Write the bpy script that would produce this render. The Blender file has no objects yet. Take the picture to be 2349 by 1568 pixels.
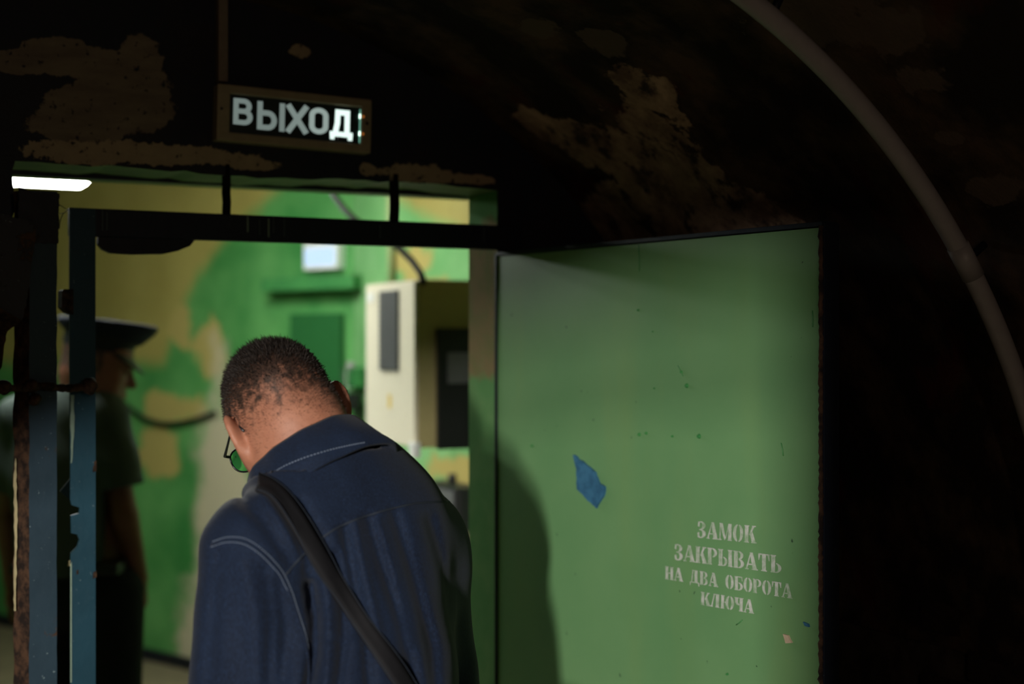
import bpy, bmesh, math, random
import numpy as np
from mathutils import Vector, Matrix, noise as mnoise
from mathutils.bvhtree import BVHTree
random.seed(7); rng = np.random.default_rng(7)
scene = bpy.context.scene
COL = scene.collection

# ------------------------------------------------------------------ camera
YAW = math.radians(27.0); SN, CS = math.sin(YAW), math.cos(YAW)
FPX, CX, CY, EYE = 3262.5, 1174.5, 784.0, 1.60
cam_d = bpy.data.cameras.new('camera'); cam = bpy.data.objects.new('camera', cam_d); COL.objects.link(cam)
cam.location = (0, 0, EYE); cam.rotation_euler = (math.pi/2, 0, -YAW)
cam_d.lens = 50.0; cam_d.sensor_width = 36.0; cam_d.clip_start = 0.05
cam_d.dof.use_dof = True; cam_d.dof.focus_distance = 2.36; cam_d.dof.aperture_fstop = 2.0
scene.camera = cam
scene.cycles.max_bounces = 6; scene.cycles.diffuse_bounces = 4; scene.cycles.caustics_reflective = False; scene.cycles.caustics_refractive = False
# ------------------------------------------------------------------ world and colour management
w = bpy.data.worlds.new('world'); scene.world = w; w.use_nodes = True
w.node_tree.nodes['Background'].inputs[0].default_value = (0, 0, 0, 1)
scene.view_settings.view_transform = 'Standard'; scene.view_settings.look = 'None'
scene.view_settings.exposure = 0.0; scene.view_settings.gamma = 1.0
scene.view_settings.use_curve_mapping = False
# ------------------------------------------------------------------ lights (strengths used by the lamps built below)
SIDE_LAMP = (-3.2, -3.25, 2.15)      # lamp of the side chamber behind the photographer
SIDE_POWER = 165.0
VAULT_FILL = (0.25, -1.0, 1.95); VAULT_FILL_POWER = 16.0  # added fill for the vault, no source seen there
ROOM_LAMP_STRENGTH = 40.0
ROOM_LAMP2_STRENGTH = 85.0

# ------------------------------------------------------------------ geometry helpers
def cam_pt(px, py, d):
    return np.array([(px-CX)/FPX*d, d, EYE-(py-CY)/FPX*d])
def c2w(p):
    return Vector((SN*p[1]+CS*p[0], CS*p[1]-SN*p[0], p[2]))
def at(px, py, d):
    return c2w(cam_pt(px, py, d))
def onY(px, py, Y):
    t = (px-CX)/FPX; return at(px, py, Y/(CS-SN*t))
def onX(px, py, X):
    t = (px-CX)/FPX; return at(px, py, X/(SN+CS*t))
VCX, VCZ, VR = 0.70, 1.006, 1.304         # tunnel vault: centre x, springing height, radius
def onvault(px, py, R=VR):
    t = (px-CX)/FPX; a = SN+CS*t; c = -(py-CY)/FPX
    A = a*a+c*c; B = -2*a*VCX+2*c*(EYE-VCZ); C = VCX**2+(EYE-VCZ)**2-R*R
    return at(px, py, (-B+math.sqrt(B*B-4*A*C))/(2*A))

def mesh_obj(name, verts, faces, mat=None, parent=None, smooth=False):
    me = bpy.data.meshes.new(name)
    me.from_pydata([tuple(v) for v in verts], [], [tuple(f) for f in faces]); me.update()
    return link(name, me, mat, parent, smooth)
def link(name, me, mat=None, parent=None, smooth=False):
    o = bpy.data.objects.new(name, me); COL.objects.link(o)
    if mat: me.materials.append(mat)
    if parent: o.parent = parent
    if smooth: me.polygons.foreach_set('use_smooth', [True]*len(me.polygons))
    return o
def bm_obj(name, bm, mat=None, parent=None, smooth=False):
    bmesh.ops.recalc_face_normals(bm, faces=bm.faces)
    me = bpy.data.meshes.new(name); bm.to_mesh(me); bm.free()
    return link(name, me, mat, parent, smooth)
def empty(name, loc=(0, 0, 0), rz=0.0):
    o = bpy.data.objects.new(name, None); COL.objects.link(o)
    o.location = loc; o.rotation_euler = (0, 0, rz); o.empty_display_size = .1
    return o
def tag(o, label=None, cat=None, group=None, kind=None):
    if label: o['label'] = label
    if cat: o['category'] = cat
    if group: o['group'] = group
    if kind: o['kind'] = kind
    return o
def bbox(bm, x0, x1, y0, y1, z0, z1, bev=0.0, seg=2, M=None):
    r = bmesh.ops.create_cube(bm, size=1.0)
    vs = r['verts']
    for v in vs:
        v.co = Vector(((x0+x1)/2+v.co.x*(x1-x0), (y0+y1)/2+v.co.y*(y1-y0), (z0+z1)/2+v.co.z*(z1-z0)))
    if bev > 0:
        es = list({e for v in vs for e in v.link_edges})
        rr = bmesh.ops.bevel(bm, geom=es, offset=bev, segments=seg, profile=.6, affect='EDGES')
        vs = list({v for f in rr['faces'] for v in f.verts} | {v for v in vs if v.is_valid})
    if M is not None:
        for v in vs: v.co = M @ v.co
    return vs
def box(name, x0, x1, y0, y1, z0, z1, mat, parent=None, bev=0.003, M=None):
    bm = bmesh.new(); bbox(bm, x0, x1, y0, y1, z0, z1, bev, 2, M)
    return bm_obj(name, bm, mat, parent)
def tube_mesh(pts, r, n=12, caps=True):
    pts = [Vector(p) for p in pts]; V = []; F = []
    rr = r if hasattr(r, '__len__') else [r]*len(pts)
    T0 = (pts[1]-pts[0]).normalized()
    N = T0.orthogonal().normalized()
    for i, p in enumerate(pts):
        T = (pts[min(i+1, len(pts)-1)]-pts[max(i-1, 0)]).normalized()
        N = (N-T*N.dot(T)).normalized(); B = T.cross(N)
        for k in range(n):
            a = 2*math.pi*k/n; V.append(p+(N*math.cos(a)+B*math.sin(a))*rr[i])
    for i in range(len(pts)-1):
        for k in range(n):
            F.append((i*n+k, i*n+(k+1) % n, (i+1)*n+(k+1) % n, (i+1)*n+k))
    if caps:
        F.append(tuple(range(n-1, -1, -1))); F.append(tuple((len(pts)-1)*n+k for k in range(n)))
    return V, F
def tube(name, pts, r, mat, parent=None, n=12):
    V, F = tube_mesh(pts, r, n); return mesh_obj(name, V, F, mat, parent, True)
def prism(name, poly, y0, y1, mat, parent=None, M=None):
    """polygon of (x, z) points given depth from y0 to y1"""
    n = len(poly); V = [Vector((x, y0, z)) for x, z in poly]+[Vector((x, y1, z)) for x, z in poly]
    F = [tuple(range(n)), tuple(range(2*n-1, n-1, -1))]+[(i, i+n, (i+1) % n+n, (i+1) % n) for i in range(n)]
    if M is not None: V = [M @ v for v in V]
    bm = bmesh.new(); me = bpy.data.meshes.new('t'); me.from_pydata(V, [], F); bm.from_mesh(me); bpy.data.meshes.remove(me)
    bmesh.ops.triangulate(bm, faces=[f for f in bm.faces if len(f.verts) > 4])
    return bm_obj(name, bm, mat, parent)
def ragged(pts, amp, step, seed=0):
    """roughen the edge of a polygon"""
    r = random.Random(seed); out = []
    n = len(pts)
    for i in range(n):
        a, b = Vector(pts[i]), Vector(pts[(i+1) % n]); L = (b-a).length; k = max(1, int(L/step))
        nn = Vector((-(b-a).y, (b-a).x)).normalized() if L > 0 else Vector((0, 0))
        for j in range(k):
            p = a.lerp(b, j/k); 
            if j: p = p+nn*r.uniform(-amp, amp)
            out.append((p.x, p.y))
    return out

# ------------------------------------------------------------------ material helpers
class NT:
    def __init__(s, name, rough=.7, spec=.3, metal=0.0):
        s.m = bpy.data.materials.new(name); s.m.use_nodes = True; s.t = s.m.node_tree
        s.b = s.t.nodes['Principled BSDF']; s.b.inputs['Roughness'].default_value = rough
        s.b.inputs['Specular IOR Level'].default_value = spec; s.b.inputs['Metallic'].default_value = metal
        s._tc = None
    def n(s, typ, **kw):
        nd = s.t.nodes.new(typ)
        for k, v in kw.items(): setattr(nd, k, v)
        return nd
    def l(s, a, b): s.t.links.new(a, b)
    def co(s):
        if s._tc is None: s._tc = s.n('ShaderNodeTexCoord')
        return s._tc.outputs['Object']
    def scaled(s, v):
        m = s.n('ShaderNodeMapping'); m.inputs['Scale'].default_value = v; s.l(s.co(), m.inputs[0]); return m.outputs[0]
    def noise(s, scale, detail=6, rough=.6, vec=None, color=False, dist=0.0):
        nd = s.n('ShaderNodeTexNoise'); nd.inputs['Scale'].default_value = scale; nd.inputs['Detail'].default_value = detail
        nd.inputs['Roughness'].default_value = rough; nd.inputs['Distortion'].default_value = dist
        s.l(vec if vec is not None else s.co(), nd.inputs['Vector'])
        return nd.outputs['Color' if color else 'Fac']
    def math(s, op, a, b=None, clamp=False):
        nd = s.n('ShaderNodeMath', operation=op, use_clamp=clamp)
        for i, x in enumerate((a, b)):
            if x is None: continue
            if isinstance(x, (int, float)): nd.inputs[i].default_value = x
            else: s.l(x, nd.inputs[i])
        return nd.outputs[0]
    def ramp(s, f, a, b, inv=False):
        nd = s.n('ShaderNodeMapRange'); nd.inputs[1].default_value = a; nd.inputs[2].default_value = b
        if inv: nd.inputs[3].default_value = 1; nd.inputs[4].default_value = 0
        s.l(f, nd.inputs[0]); return nd.outputs[0]
    def mix(s, f, a, b):
        nd = s.n('ShaderNodeMix', data_type='RGBA')
        if isinstance(f, (int, float)): nd.inputs[0].default_value = f
        else: s.l(f, nd.inputs[0])
        for i, x in ((6, a), (7, b)):
            if isinstance(x, tuple): nd.inputs[i].default_value = (*x, 1) if len(x) == 3 else x
            else: s.l(x, nd.inputs[i])
        return nd.outputs[2]
    def sep(s, sock=None):
        nd = s.n('ShaderNodeSeparateXYZ'); s.l(sock if sock is not None else s.co(), nd.inputs[0]); return nd.outputs
    def blobs(s, ells, amp=.5, scale=20, edge=.05, detail=8, amp2=0.0, scale2=4):
        """1 inside any of the ellipsoids (centre, radii), with a torn noisy edge"""
        cur = None
        for c, r in ells:
            a = s.n('ShaderNodeVectorMath', operation='SUBTRACT'); s.l(s.co(), a.inputs[0]); a.inputs[1].default_value = c
            d = s.n('ShaderNodeVectorMath', operation='DIVIDE'); s.l(a.outputs[0], d.inputs[0]); d.inputs[1].default_value = r
            ln = s.n('ShaderNodeVectorMath', operation='LENGTH'); s.l(d.outputs[0], ln.inputs[0])
            cur = ln.outputs['Value'] if cur is None else s.math('MINIMUM', cur, ln.outputs['Value'])
        nz = s.math('MULTIPLY', s.math('SUBTRACT', s.noise(scale, detail, .65), .5), amp*4)
        cur = s.math('ADD', cur, nz)
        if amp2:
            cur = s.math('ADD', cur, s.math('MULTIPLY', s.math('SUBTRACT', s.noise(scale2, 3, .5), .5), amp2*2))
        return s.ramp(cur, 1-edge, 1+edge, inv=True)
    def bump(s, h, strength=.3, dist=.004):
        nd = s.n('ShaderNodeBump'); nd.inputs['Strength'].default_value = strength; nd.inputs['Distance'].default_value = dist
        s.l(h, nd.inputs['Height']); s.l(nd.outputs[0], s.b.inputs['Normal']); return s
    def color(s, c):
        if isinstance(c, tuple): s.b.inputs['Base Color'].default_value = (*c, 1)
        else: s.l(c, s.b.inputs['Base Color'])
        return s
def speckled(name, c1, c2, scale=30, rough=.6, spec=.3, metal=0.0, a=.42, b=.6, bump=.15, bdist=.002):
    n = NT(name, rough, spec, metal); f = n.noise(scale, 8, .65)
    n.color(n.mix(n.ramp(f, a, b), c1, c2)); n.bump(f, bump, bdist); return n.m
def plain(name, c, rough=.6, spec=.3, metal=0.0, var=.12, scale=60):
    return speckled(name, c, tuple(max(0, x*(1-var*2)) for x in c), scale, rough, spec, metal, .3, .75, .05, .001)
def glow(name, c, strength):
    m = bpy.data.materials.new(name); m.use_nodes = True; t = m.node_tree; t.nodes.remove(t.nodes['Principled BSDF'])
    e = t.nodes.new('ShaderNodeEmission'); e.inputs[0].default_value = (*c, 1); e.inputs[1].default_value = strength
    t.links.new(e.outputs[0], t.nodes['Material Output'].inputs[0]); return m

MAT = {}
DARKPAINT = (.010, .013, .022); PLASTER = (.17, .115, .075); RUST = (.085, .04, .022)
YW = 2.87                                   # plane of the doorway wall
def ellY(px, py, rx, ry, Y=YW):
    p = onY(px, py, Y); s = .00089
    return ((p.x, p.y, p.z), (rx*s*1.09, .35, ry*s))
# tympanum wall with peeled patches
n = NT('peeling_dark_wall_paint', .6, .25)
m1 = n.blobs([ellY(325, 190, 62, 105), ellY(255, 250, 135, 62), ellY(180, 285, 95, 50), ellY(170, 135, 95, 42), ellY(40, 140, 75, 26), ellY(250, 175, 60, 60)], .42, 14, .02, 12)
m2 = n.blobs([ellY(200, 352, 120, 26), ellY(360, 352, 200, 24), ellY(570, 375, 70, 14), ellY(845, 388, 20, 16), ellY(965, 398, 95, 24), ellY(1085, 412, 60, 13), ellY(690, 118, 24, 16)], .45, 40, .03, 10)
m = n.math('MAXIMUM', m1, m2)
hol = n.ramp(n.noise(60, 8, .7), .60, .63)
m = n.math('MULTIPLY', m, n.math('SUBTRACT', 1.0, hol))
pl = n.mix(n.ramp(n.noise(9, 6, .6, vec=n.scaled((1, 1, 4))), .35, .7), (.20, .155, .105), (.13, .095, .07))
dk = n.mix(n.ramp(n.noise(6, 6, .6), .45, .75), DARKPAINT, (.022, .017, .018))
n.color(n.mix(n.math('MULTIPLY', m, m2), n.mix(m, dk, pl), n.mix(n.noise(30, 5), (.40, .31, .19), (.24, .17, .11)))); n.bump(n.math('ADD', n.math('MULTIPLY', m, -.6), n.math('MULTIPLY', n.noise(50, 6), .5)), .5, .004)  # low patches coloured paler, standing in for bounce light from the room
MAT['tymp'] = n.m
# tunnel vault
def ellV(px, py, r, ry=None):
    p = onvault(px, py); return (tuple(p), (r, ry or r, r))
n = NT('vault_plaster', .85, .15)
m1 = n.blobs([ellV(1480, 210, .07), ellV(1500, 300, .10), ellV(1600, 400, .11), ellV(1650, 480, .14), ellV(1480, 400, .13), ellV(1350, 330, .10), ellV(1450, 500, .13), ellV(1600, 540, .17), ellV(1750, 530, .12), ellV(1240, 290, .06), ellV(1420, 580, .15)], .75, 9, .05, 12)
m2 = n.blobs([ellV(1900, 10, .05, .16), ellV(2040, 60, .05, .10), ellV(2120, 170, .03, .05), ellV(2290, 430, .03, .07), ellV(2185, 310, .016, .03), ellV(1250, 60, .05), ellV(1380, 90, .04)], .9, 10, .08, 10)
big = n.noise(5, 8, .62)
base = n.mix(n.ramp(big, .45, .62), (.020, .0155, .013), (.10, .062, .040))
red = n.ramp(n.noise(4.3, 5, .6, vec=n.scaled((1, 1.5, 1))), .58, .66)
base = n.mix(n.math('MULTIPLY', red, .7), base, (.075, .016, .010))
pl = n.mix(n.ramp(n.noise(11, 8, .7), .38, .62), (.50, .345, .235), (.17, .105, .075))
pl = n.mix(n.ramp(n.noise(13, 7, .65), .53, .62), pl, (.055, .040, .035))
c = n.mix(m1, base, pl); c = n.mix(n.math('MULTIPLY', m2, .8), c, (.13, .095, .07))
n.color(c); n.bump(n.math('ADD', n.noise(16, 10, .7), n.math('MULTIPLY', m1, .35)), .7, .012)
MAT['vault'] = n.m
MAT['tunnelwall'] = speckled('tunnel_side_wall_limewash', (.035, .025, .02), (.06, .045, .035), 8, .9, .1, 0, .4, .7, .4, .01)
MAT['brick'] = speckled('dark_painted_brick', (.022, .017, .016), (.045, .03, .024), 25, .85, .15, 0, .4, .7, .4, .004)
MAT['mortar'] = speckled('old_mortar', (.07, .055, .045), (.03, .024, .02), 18, .95, .1, 0, .4, .65, .4, .004)
MAT['floor'] = speckled('worn_concrete_floor', (.20, .17, .10), (.13, .11, .07), 6, .75, .3, 0, .35, .7, .2, .003)
MAT['sidewall'] = plain('side_chamber_plaster', (.10, .09, .08), .9, .1)
# steel
def steel(name, base, rustamt, wear=(.16, .22, .24)):
    n = NT(name, .6, .22)
    r = n.ramp(n.noise(14, 10, .7), .70-rustamt, .76-rustamt)
    f = n.ramp(n.noise(120, 4, .6), .68, .72)
    c = n.mix(n.ramp(n.noise(5, 5), .4, .7), base, tuple(x*.72 for x in base))
    c = n.mix(r, c, n.mix(n.noise(70, 5), (.03, .018, .012), (.12, .06, .03)))
    c = n.mix(f, c, wear); n.color(c)
    n.l(n.math('ADD', .52, n.math('MULTIPLY', r, .4)), n.b.inputs['Roughness'])
    n.bump(n.math('ADD', n.noise(30, 8, .6), n.math('MULTIPLY', r, -.6)), .45, .003); return n.m
MAT['bluesteel'] = steel('teal_painted_steel', (.012, .050, .076), .02)
MAT['greysteel'] = steel('grey_blue_painted_steel', (.026, .050, .072), .07)
MAT['rust'] = speckled('rusted_steel', (.018, .012, .010), (.085, .045, .026), 45, .9, .2, .2, .42, .62, .8, .005)
MAT['darksteel'] = steel('black_painted_steel', (.010, .012, .018), .08, (.05, .06, .06))
MAT['beam'] = steel('dark_navy_beam_paint', (.010, .014, .024), .0, (.04, .055, .06))
MAT['rodblack'] = speckled('dark_rod', (.006, .005, .004), (.014, .010, .008), 60, .95, .05)  # near-black, rough, almost no specular
MAT['chip'] = plain('exposed_primer', (.42, .36, .20), .7)
MAT['palechip'] = plain('pale_green_paint_edge', (.25, .34, .27), .7)
# door
n = NT('green_door_paint', .45, .4)
f1 = n.noise(3, 6, .55); f2 = n.noise(90, 5, .6); spots = n.ramp(n.noise(55, 2, .5), .735, .76)
c = n.mix(n.ramp(f1, .35, .7), (.108, .242, .102), (.140, .276, .120))
c = n.mix(n.math('MULTIPLY', n.ramp(n.noise(1.2, 4, .5, vec=n.scaled((6, 1, 1))), .5, .8), .5), c, (.16, .26, .09))
c = n.mix(spots, c, (.03, .07, .035)); 
n.color(c); n.bump(n.math('ADD', n.math('MULTIPLY', f1, 2.0), n.math('MULTIPLY', f2, .25)), .22, .004)
MAT['doorgreen'] = n.m
MAT['stencil'] = (lambda n: (n.color(n.mix(n.ramp(n.noise(80, 6, .7), .35, .72), (.50, .50, .48), (.17, .30, .15))), n.m)[1])(NT('worn_white_stencil_paint', .6, .3))
MAT['bluechip'] = speckled('old_blue_paint', (.035, .13, .24), (.02, .085, .17), 40, .5, .4)
# room paints
MAT['roomyellow'] = None
def roomwall(name, greenmask_fn, patches=None, tan=None, ga=(.045, .215, .055), gb=(.125, .36, .11)):
    n = NT(name, .42, .45)
    g = n.mix(n.ramp(n.noise(2.2, 5, .6), .38, .64), ga, gb)
    y = n.mix(n.ramp(n.noise(3, 6, .6), .4, .7), (.36, .31, .095), (.30, .25, .07))
    st = n.ramp(n.noise(7, 3, .5), .66, .74); y = n.mix(n.math('MULTIPLY', st, .65), y, (.13, .12, .03))
    c = n.mix(greenmask_fn(n), y, g)
    if patches: c = n.mix(n.blobs(patches, .75, 4.5, .14, 5), c, (.40, .33, .11))
    if tan: c = n.mix(n.blobs(tan, .6, 4, .3, 4), c, (.52, .47, .33))
    n.color(c); n.bump(n.noise(8, 8, .6), .25, .006); return n.m
MAT['cream'] = plain('cream_cabinet_enamel', (.74, .69, .55), .4, .4, 0, .05)
MAT['ventgrey'] = plain('dark_grey_grille', (.12, .125, .125), .5)
MAT['black'] = plain('black_plastic', (.012, .012, .013), .45, .4)
MAT['rubber'] = plain('black_rubber_cable', (.012, .012, .012), .6, .3)
MAT['white'] = plain('white_plastic', (.75, .76, .74), .4, .4, 0, .03)
MAT['beige'] = plain('aged_beige_plastic', (.34, .27, .17), .5, .35, 0, .12, 30)
MAT['pvc'] = plain('grey_plastic_conduit', (.30, .285, .29), .45, .4, 0, .06)
MAT['trunk'] = plain('dusty_cable_trunking', (.22, .165, .125), .6)
MAT['greenenamel'] = speckled('green_wall_enamel', (.03, .16, .045), (.05, .22, .06), 6, .45, .4)
MAT['soffitbounce'] = speckled('green_bounce_soffit', (.11, .21, .085), (.17, .25, .10), 10, .55, .3)  # green bounce from the room put into the soffit and channel colour
MAT['reveal'] = (lambda n: (n.color(n.mix(n.blobs([ellY(1100, 690, 60, 190, 2.95)], .3, 12, .1), n.mix(n.ramp(n.noise(9, 6), .4, .7), (.09, .22, .08), (.13, .25, .1)), n.mix(n.ramp(n.noise(14, 6), .4, .65), (.20, .15, .075), (.14, .15, .06)))), n.bump(n.noise(30, 8), .4, .004), n.m)[2])(NT('reveal_paint_worn', .9, .05))

# ------------------------------------------------------------------ the setting
def struct(o): o['kind'] = 'structure'; return o
struct(box('floor', -4.6, 3.6, -5.2, 11.0, -.12, 0, MAT['floor'], None, 0))
# doorway wall: opening x .33-1.42, z 0-1.945
OXL, OXR, OZT, WT = .331, 1.425, 1.945, .15
def arch_poly(x0, x1, z0, n=40):
    out = []
    for i in range(n+1):
        x = x0+(x1-x0)*i/n; out.append((x, VCZ+math.sqrt(max(0, VR*VR-(x-VCX)**2))+.03))
    return out
poly = [(-.75, 0), (-.75, 2.45), (2.1, 2.45), (2.1, 0), (OXR, 0), (OXR, OZT-.004), (1.2, OZT+.004), (.9, OZT-.003), (.6, OZT+.003), (OXL, OZT), (OXL, 0)]
fr = []
for i, p in enumerate(poly):
    q = poly[(i+1) % len(poly)]; fr.append(p)
    if 4 <= i <= 9:
        L = math.dist(p, q); k = max(1, int(L/.03))
        for j in range(1, k):
            t = j/k; x = p[0]+(q[0]-p[0])*t; z = p[1]+(q[1]-p[1])*t
            if i in (4, 9): x += random.uniform(-.004, .004)*(1 if i == 9 else 0)
            else: z += random.uniform(-.003, .003)
            fr.append((x, z))
wall = prism('wall_front', fr, YW, YW+WT, MAT['tymp'])
# right reveal has its own paint; soffit colour carries green bounce from the room
wall.data.materials.append(MAT['soffitbounce']); wall.data.materials.append(MAT['reveal'])
for p in wall.data.polygons:
    c = p.center
    if abs(p.normal.z) > .8 and 1.9 < c.z < 2.0: p.material_index = 1
    if abs(p.normal.x) > .8 and abs(c.x-OXR) < .03: p.material_index = 2
struct(wall)
box('steel_lintel_channel', OXL-.02, OXR+.1, YW+WT+.012, YW+WT+.20, OZT+.008, OZT+.09, MAT['soffitbounce'], wall, .004)
box('lintel_gap_strip', OXL-.02, OXR+.1, YW+WT+.001, YW+WT+.020, OZT-.006, OZT+.06, MAT['darksteel'], wall, .001)  # dark strip standing in for the shaded gap behind the front lintel
prism('broken_plaster_corner', ragged([(OXL-.02, OZT+.01), (OXL-.02, 1.80), (.372, 1.808), (.388, 1.85), (.386, 1.90), (.392, OZT+.01)], .005, .02, 3), YW-.004, YW+.10, MAT['tymp'], wall)
# tunnel vault (camera side)
NA, NY = 90, 80; V = []; F = []
for j in range(NY+1):
    Y = -4.9+(YW+.02+4.9)*(j/NY)**.6
    for i in range(NA+1):
        a = math.pi*i/NA; v = Vector((VCX+VR*math.cos(a), Y, VCZ+VR*math.sin(a)))
        nz = mnoise.fractal(v*3.2, .9, 2.0, 5)*.018+mnoise.noise(v*1.3)*.02
        nz *= min(1, (YW+.05-Y)/.25)
        v -= Vector((math.cos(a), 0, math.sin(a)))*nz; V.append(v)
for j in range(NY):
    for i in range(NA):
        a = j*(NA+1)+i; mid = (V[a]+V[a+NA+2])/2
        if mid.x < VCX and mid.z < 2.12 and -.8 < mid.y < 2.2: continue      # mouth of the side opening
        F.append((a, a+1, a+NA+2, a+NA+1))
vault = struct(mesh_obj('ceiling', V, F, MAT['vault'], None, True))
# right side wall with bricks
wr = struct(box('wall_right', 2.012, 2.35, -4.9, YW, 0, 1.10, MAT['mortar'], None, 0))
bm = bmesh.new(); bbox(bm, -.012, .03, -.122, .122, -.0315, .0315, .005, 1); bme = bpy.data.meshes.new('brick'); bm.to_mesh(bme); bm.free(); bme.materials.append(MAT['brick'])
for r in range(15):
    for k in range(7):
        y = .62+k*.256+(.128 if r % 2 else 0); z = .10+r*.074
        if y > 2.1 or z > 1.08: continue
        b = bpy.data.objects.new('brick', bme); COL.objects.link(b); b.parent = wr
        b.location = (2.012+random.uniform(-.003, .004), y+random.uniform(-.004, .004), z); b.rotation_euler = (random.uniform(-.01, .01), 0, random.uniform(-.012, .012))
# left side wall with the arched side opening, and the side chamber the light comes from
top = [(-.43, 1.865), (-.38, 1.87), (-.1, 1.845), (.2, 1.80), (.45, 1.765), (.7, 1.715), (1.1, 1.59), (1.5, 1.45), (1.9, 1.25)]
polyL = [(-4.9, 0), (-4.9, 2.4), (YW, 2.4), (YW, 0), (1.9, 0)]+[(y, z) for y, z in reversed(top)]+[(-.43, 0)]
Mswap = Matrix(((0, 1, 0, 0), (1, 0, 0, 0), (0, 0, 1, 0), (0, 0, 0, 1)))
struct(prism('wall_left', polyL, -.64, -.60, MAT['tunnelwall'], None, Mswap))
struct(box('wall_rear', -4.5, 2.3, -5.1, -4.9, 0, 2.6, MAT['sidewall'], None, 0))
struct(box('wall_side_chamber_far', -4.5, -4.4, -4.9, 3.0, 0, 2.6, MAT['sidewall'], None, 0))
struct(box('wall_side_chamber_front', -4.5, -.64, 2.9, 3.0, 0, 2.6, MAT['sidewall'], None, 0))
struct(box('ceiling_side_chamber', -4.5, -.60, -5.0, 3.0, 2.45, 2.55, MAT['sidewall'], None, 0))
# lamp of the side chamber
sl = tag(empty('ceiling_lamp', SIDE_LAMP), 'square ceiling lamp in the side chamber behind the viewer', 'lamp')
box('housing', -.16, .16, -.16, .16, .03, .10, MAT['white'], sl, .01)
tube('rod', [(0, 0, .10), (0, 0, .30)], .008, MAT['white'], sl)
ld = bpy.data.lights.new('lamp_light', 'AREA'); ld.shape = 'RECTANGLE'; ld.size = .17; ld.size_y = .50; ld.energy = SIDE_POWER; ld.color = (1.0, .95, .87); ld.spread = math.radians(100)
lo = bpy.data.objects.new('lamp_light', ld); COL.objects.link(lo); lo.parent = sl
tgt = Vector((1.2, 2.4, 1.0)); lo.rotation_euler = (tgt-Vector(SIDE_LAMP)).to_track_quat('-Z', 'Y').to_euler(); lo.location = (.05, .07, -.02)
# unseen fill bulb, added behind the camera to lift the dark vault
bl = tag(empty('vault_fill', VAULT_FILL), 'unseen bulb added behind the viewer to fill the dark vault', 'lamp')
tube('cord', [(0, 0, .03), (0, 0, .33)], .005, MAT['rubber'], bl)
bm = bmesh.new(); bmesh.ops.create_uvsphere(bm, u_segments=16, v_segments=10, radius=.03); bm_obj('glass', bm, glow('fill_glow', (1, .75, .5), 3.0), bl, True)
ld = bpy.data.lights.new('fill_light', 'POINT'); ld.energy = VAULT_FILL_POWER; ld.color = (1, .74, .54); ld.shadow_soft_size = .04
lo = bpy.data.objects.new('fill_light', ld); COL.objects.link(lo); lo.parent = bl; lo.location = (.05, .05, -.06)

# ------------------------------------------------------------------ the lit room behind the doorway
RX = 2.20                                    # right wall of the room
A_, B_ = .178, .15                           # bent green wall: A*depth + B*xc = 1 in camera ground coordinates
def ondiag(px, py):
    t = (px-CX)/FPX; return at(px, py, 1/(A_+B_*t))
c0 = ondiag(811, 784); c1 = ondiag(-160, 784)
dirw = Vector((c1.x-c0.x, c1.y-c0.y, 0)); DL = dirw.length; dirw.normalize()
DANG = math.atan2(dirw.y, dirw.x)
Mdiag = Matrix.Translation((c0.x, c0.y, 0)) @ Matrix.Rotation(DANG, 4, 'Z')
Mdi = Mdiag.inverted()
def dl(px, py): return Mdi @ ondiag(px, py)
def ellD(px, py, rx, ry):
    p = dl(px, py); q = dl(px+rx, py); return ((p.x, 0, p.z), (abs(q.x-p.x), .5, ry*p_depth(px)/FPX))
def p_depth(px): return 1/(A_+B_*(px-CX)/FPX)
def gm_diag(n):
    cx = dl(840, 784).x; e = n.blobs([((cx, 0, .9), (dl(338, 784).x-cx, .6, 1.50))], .02, 4, .025, 3)
    z = n.sep()[2]; d = n.ramp(n.math('ADD', z, n.math('MULTIPLY', n.noise(3, 3), .1)), 1.50, 1.58, inv=True)
    return n.math('MAXIMUM', e, d)
MAT['diag'] = roomwall('room_bent_wall_paint', gm_diag,
    patches=[ellD(480, 800, 36, 55), ellD(400, 940, 70, 40), ellD(370, 1030, 50, 60), ellD(415, 740, 25, 50)],
    tan=[ellD(495, 1260, 50, 360), ellD(530, 1130, 45, 120), ellD(460, 1480, 50, 160)])
dw = struct(box('wall_room_far', -.2, DL, -.25, 0, 0, 2.7, MAT['diag'], None, 0)); dw.matrix_world = Mdiag
# which side faces the camera: local -y or +y; keep the slab behind the visible face
if (Mdi @ Vector((0, 0, 0))).y < 0: 
    for v in dw.data.vertices: v.co.y += .25
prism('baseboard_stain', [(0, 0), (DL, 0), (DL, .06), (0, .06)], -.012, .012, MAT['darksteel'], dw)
def gm_right(n):
    z = n.sep()[2]; y = n.sep()[1]
    zz = n.math('SUBTRACT', z, n.math('MULTIPLY', n.math('SUBTRACT', y, 4.8), .30))
    return n.ramp(n.math('ADD', zz, n.math('MULTIPLY', n.noise(4, 3), .12)), 2.06, 2.12, inv=True)
def ellR(px, py, rx, ry):
    p = onX(px, py, RX); q = onX(px+rx, py, RX); d = p.y/(CS-SN*(px-CX)/FPX)
    return (tuple(p), (.5, abs(q.y-p.y), ry*d/FPX))
MAT['roomright'] = roomwall('room_right_wall_paint', gm_right, patches=[ellR(945, 600, 45, 40), ellR(1050, 1075, 60, 40), ellR(960, 655, 70, 20)], ga=(.13, .34, .12), gb=(.22, .46, .19))
struct(box('wall_room_right', RX, RX+.15, YW+WT, c0.y+.3, 0, 2.7, MAT['roomright'], None, 0))
MAT['yel'] = roomwall('room_yellow_paint', lambda n: n.ramp(n.sep()[2], 1.50, 1.54, inv=True))
struct(box('wall_room_left', -1.35, -1.25, YW+WT, 10.2, 0, 2.7, MAT['yel'], None, 0))
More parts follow.
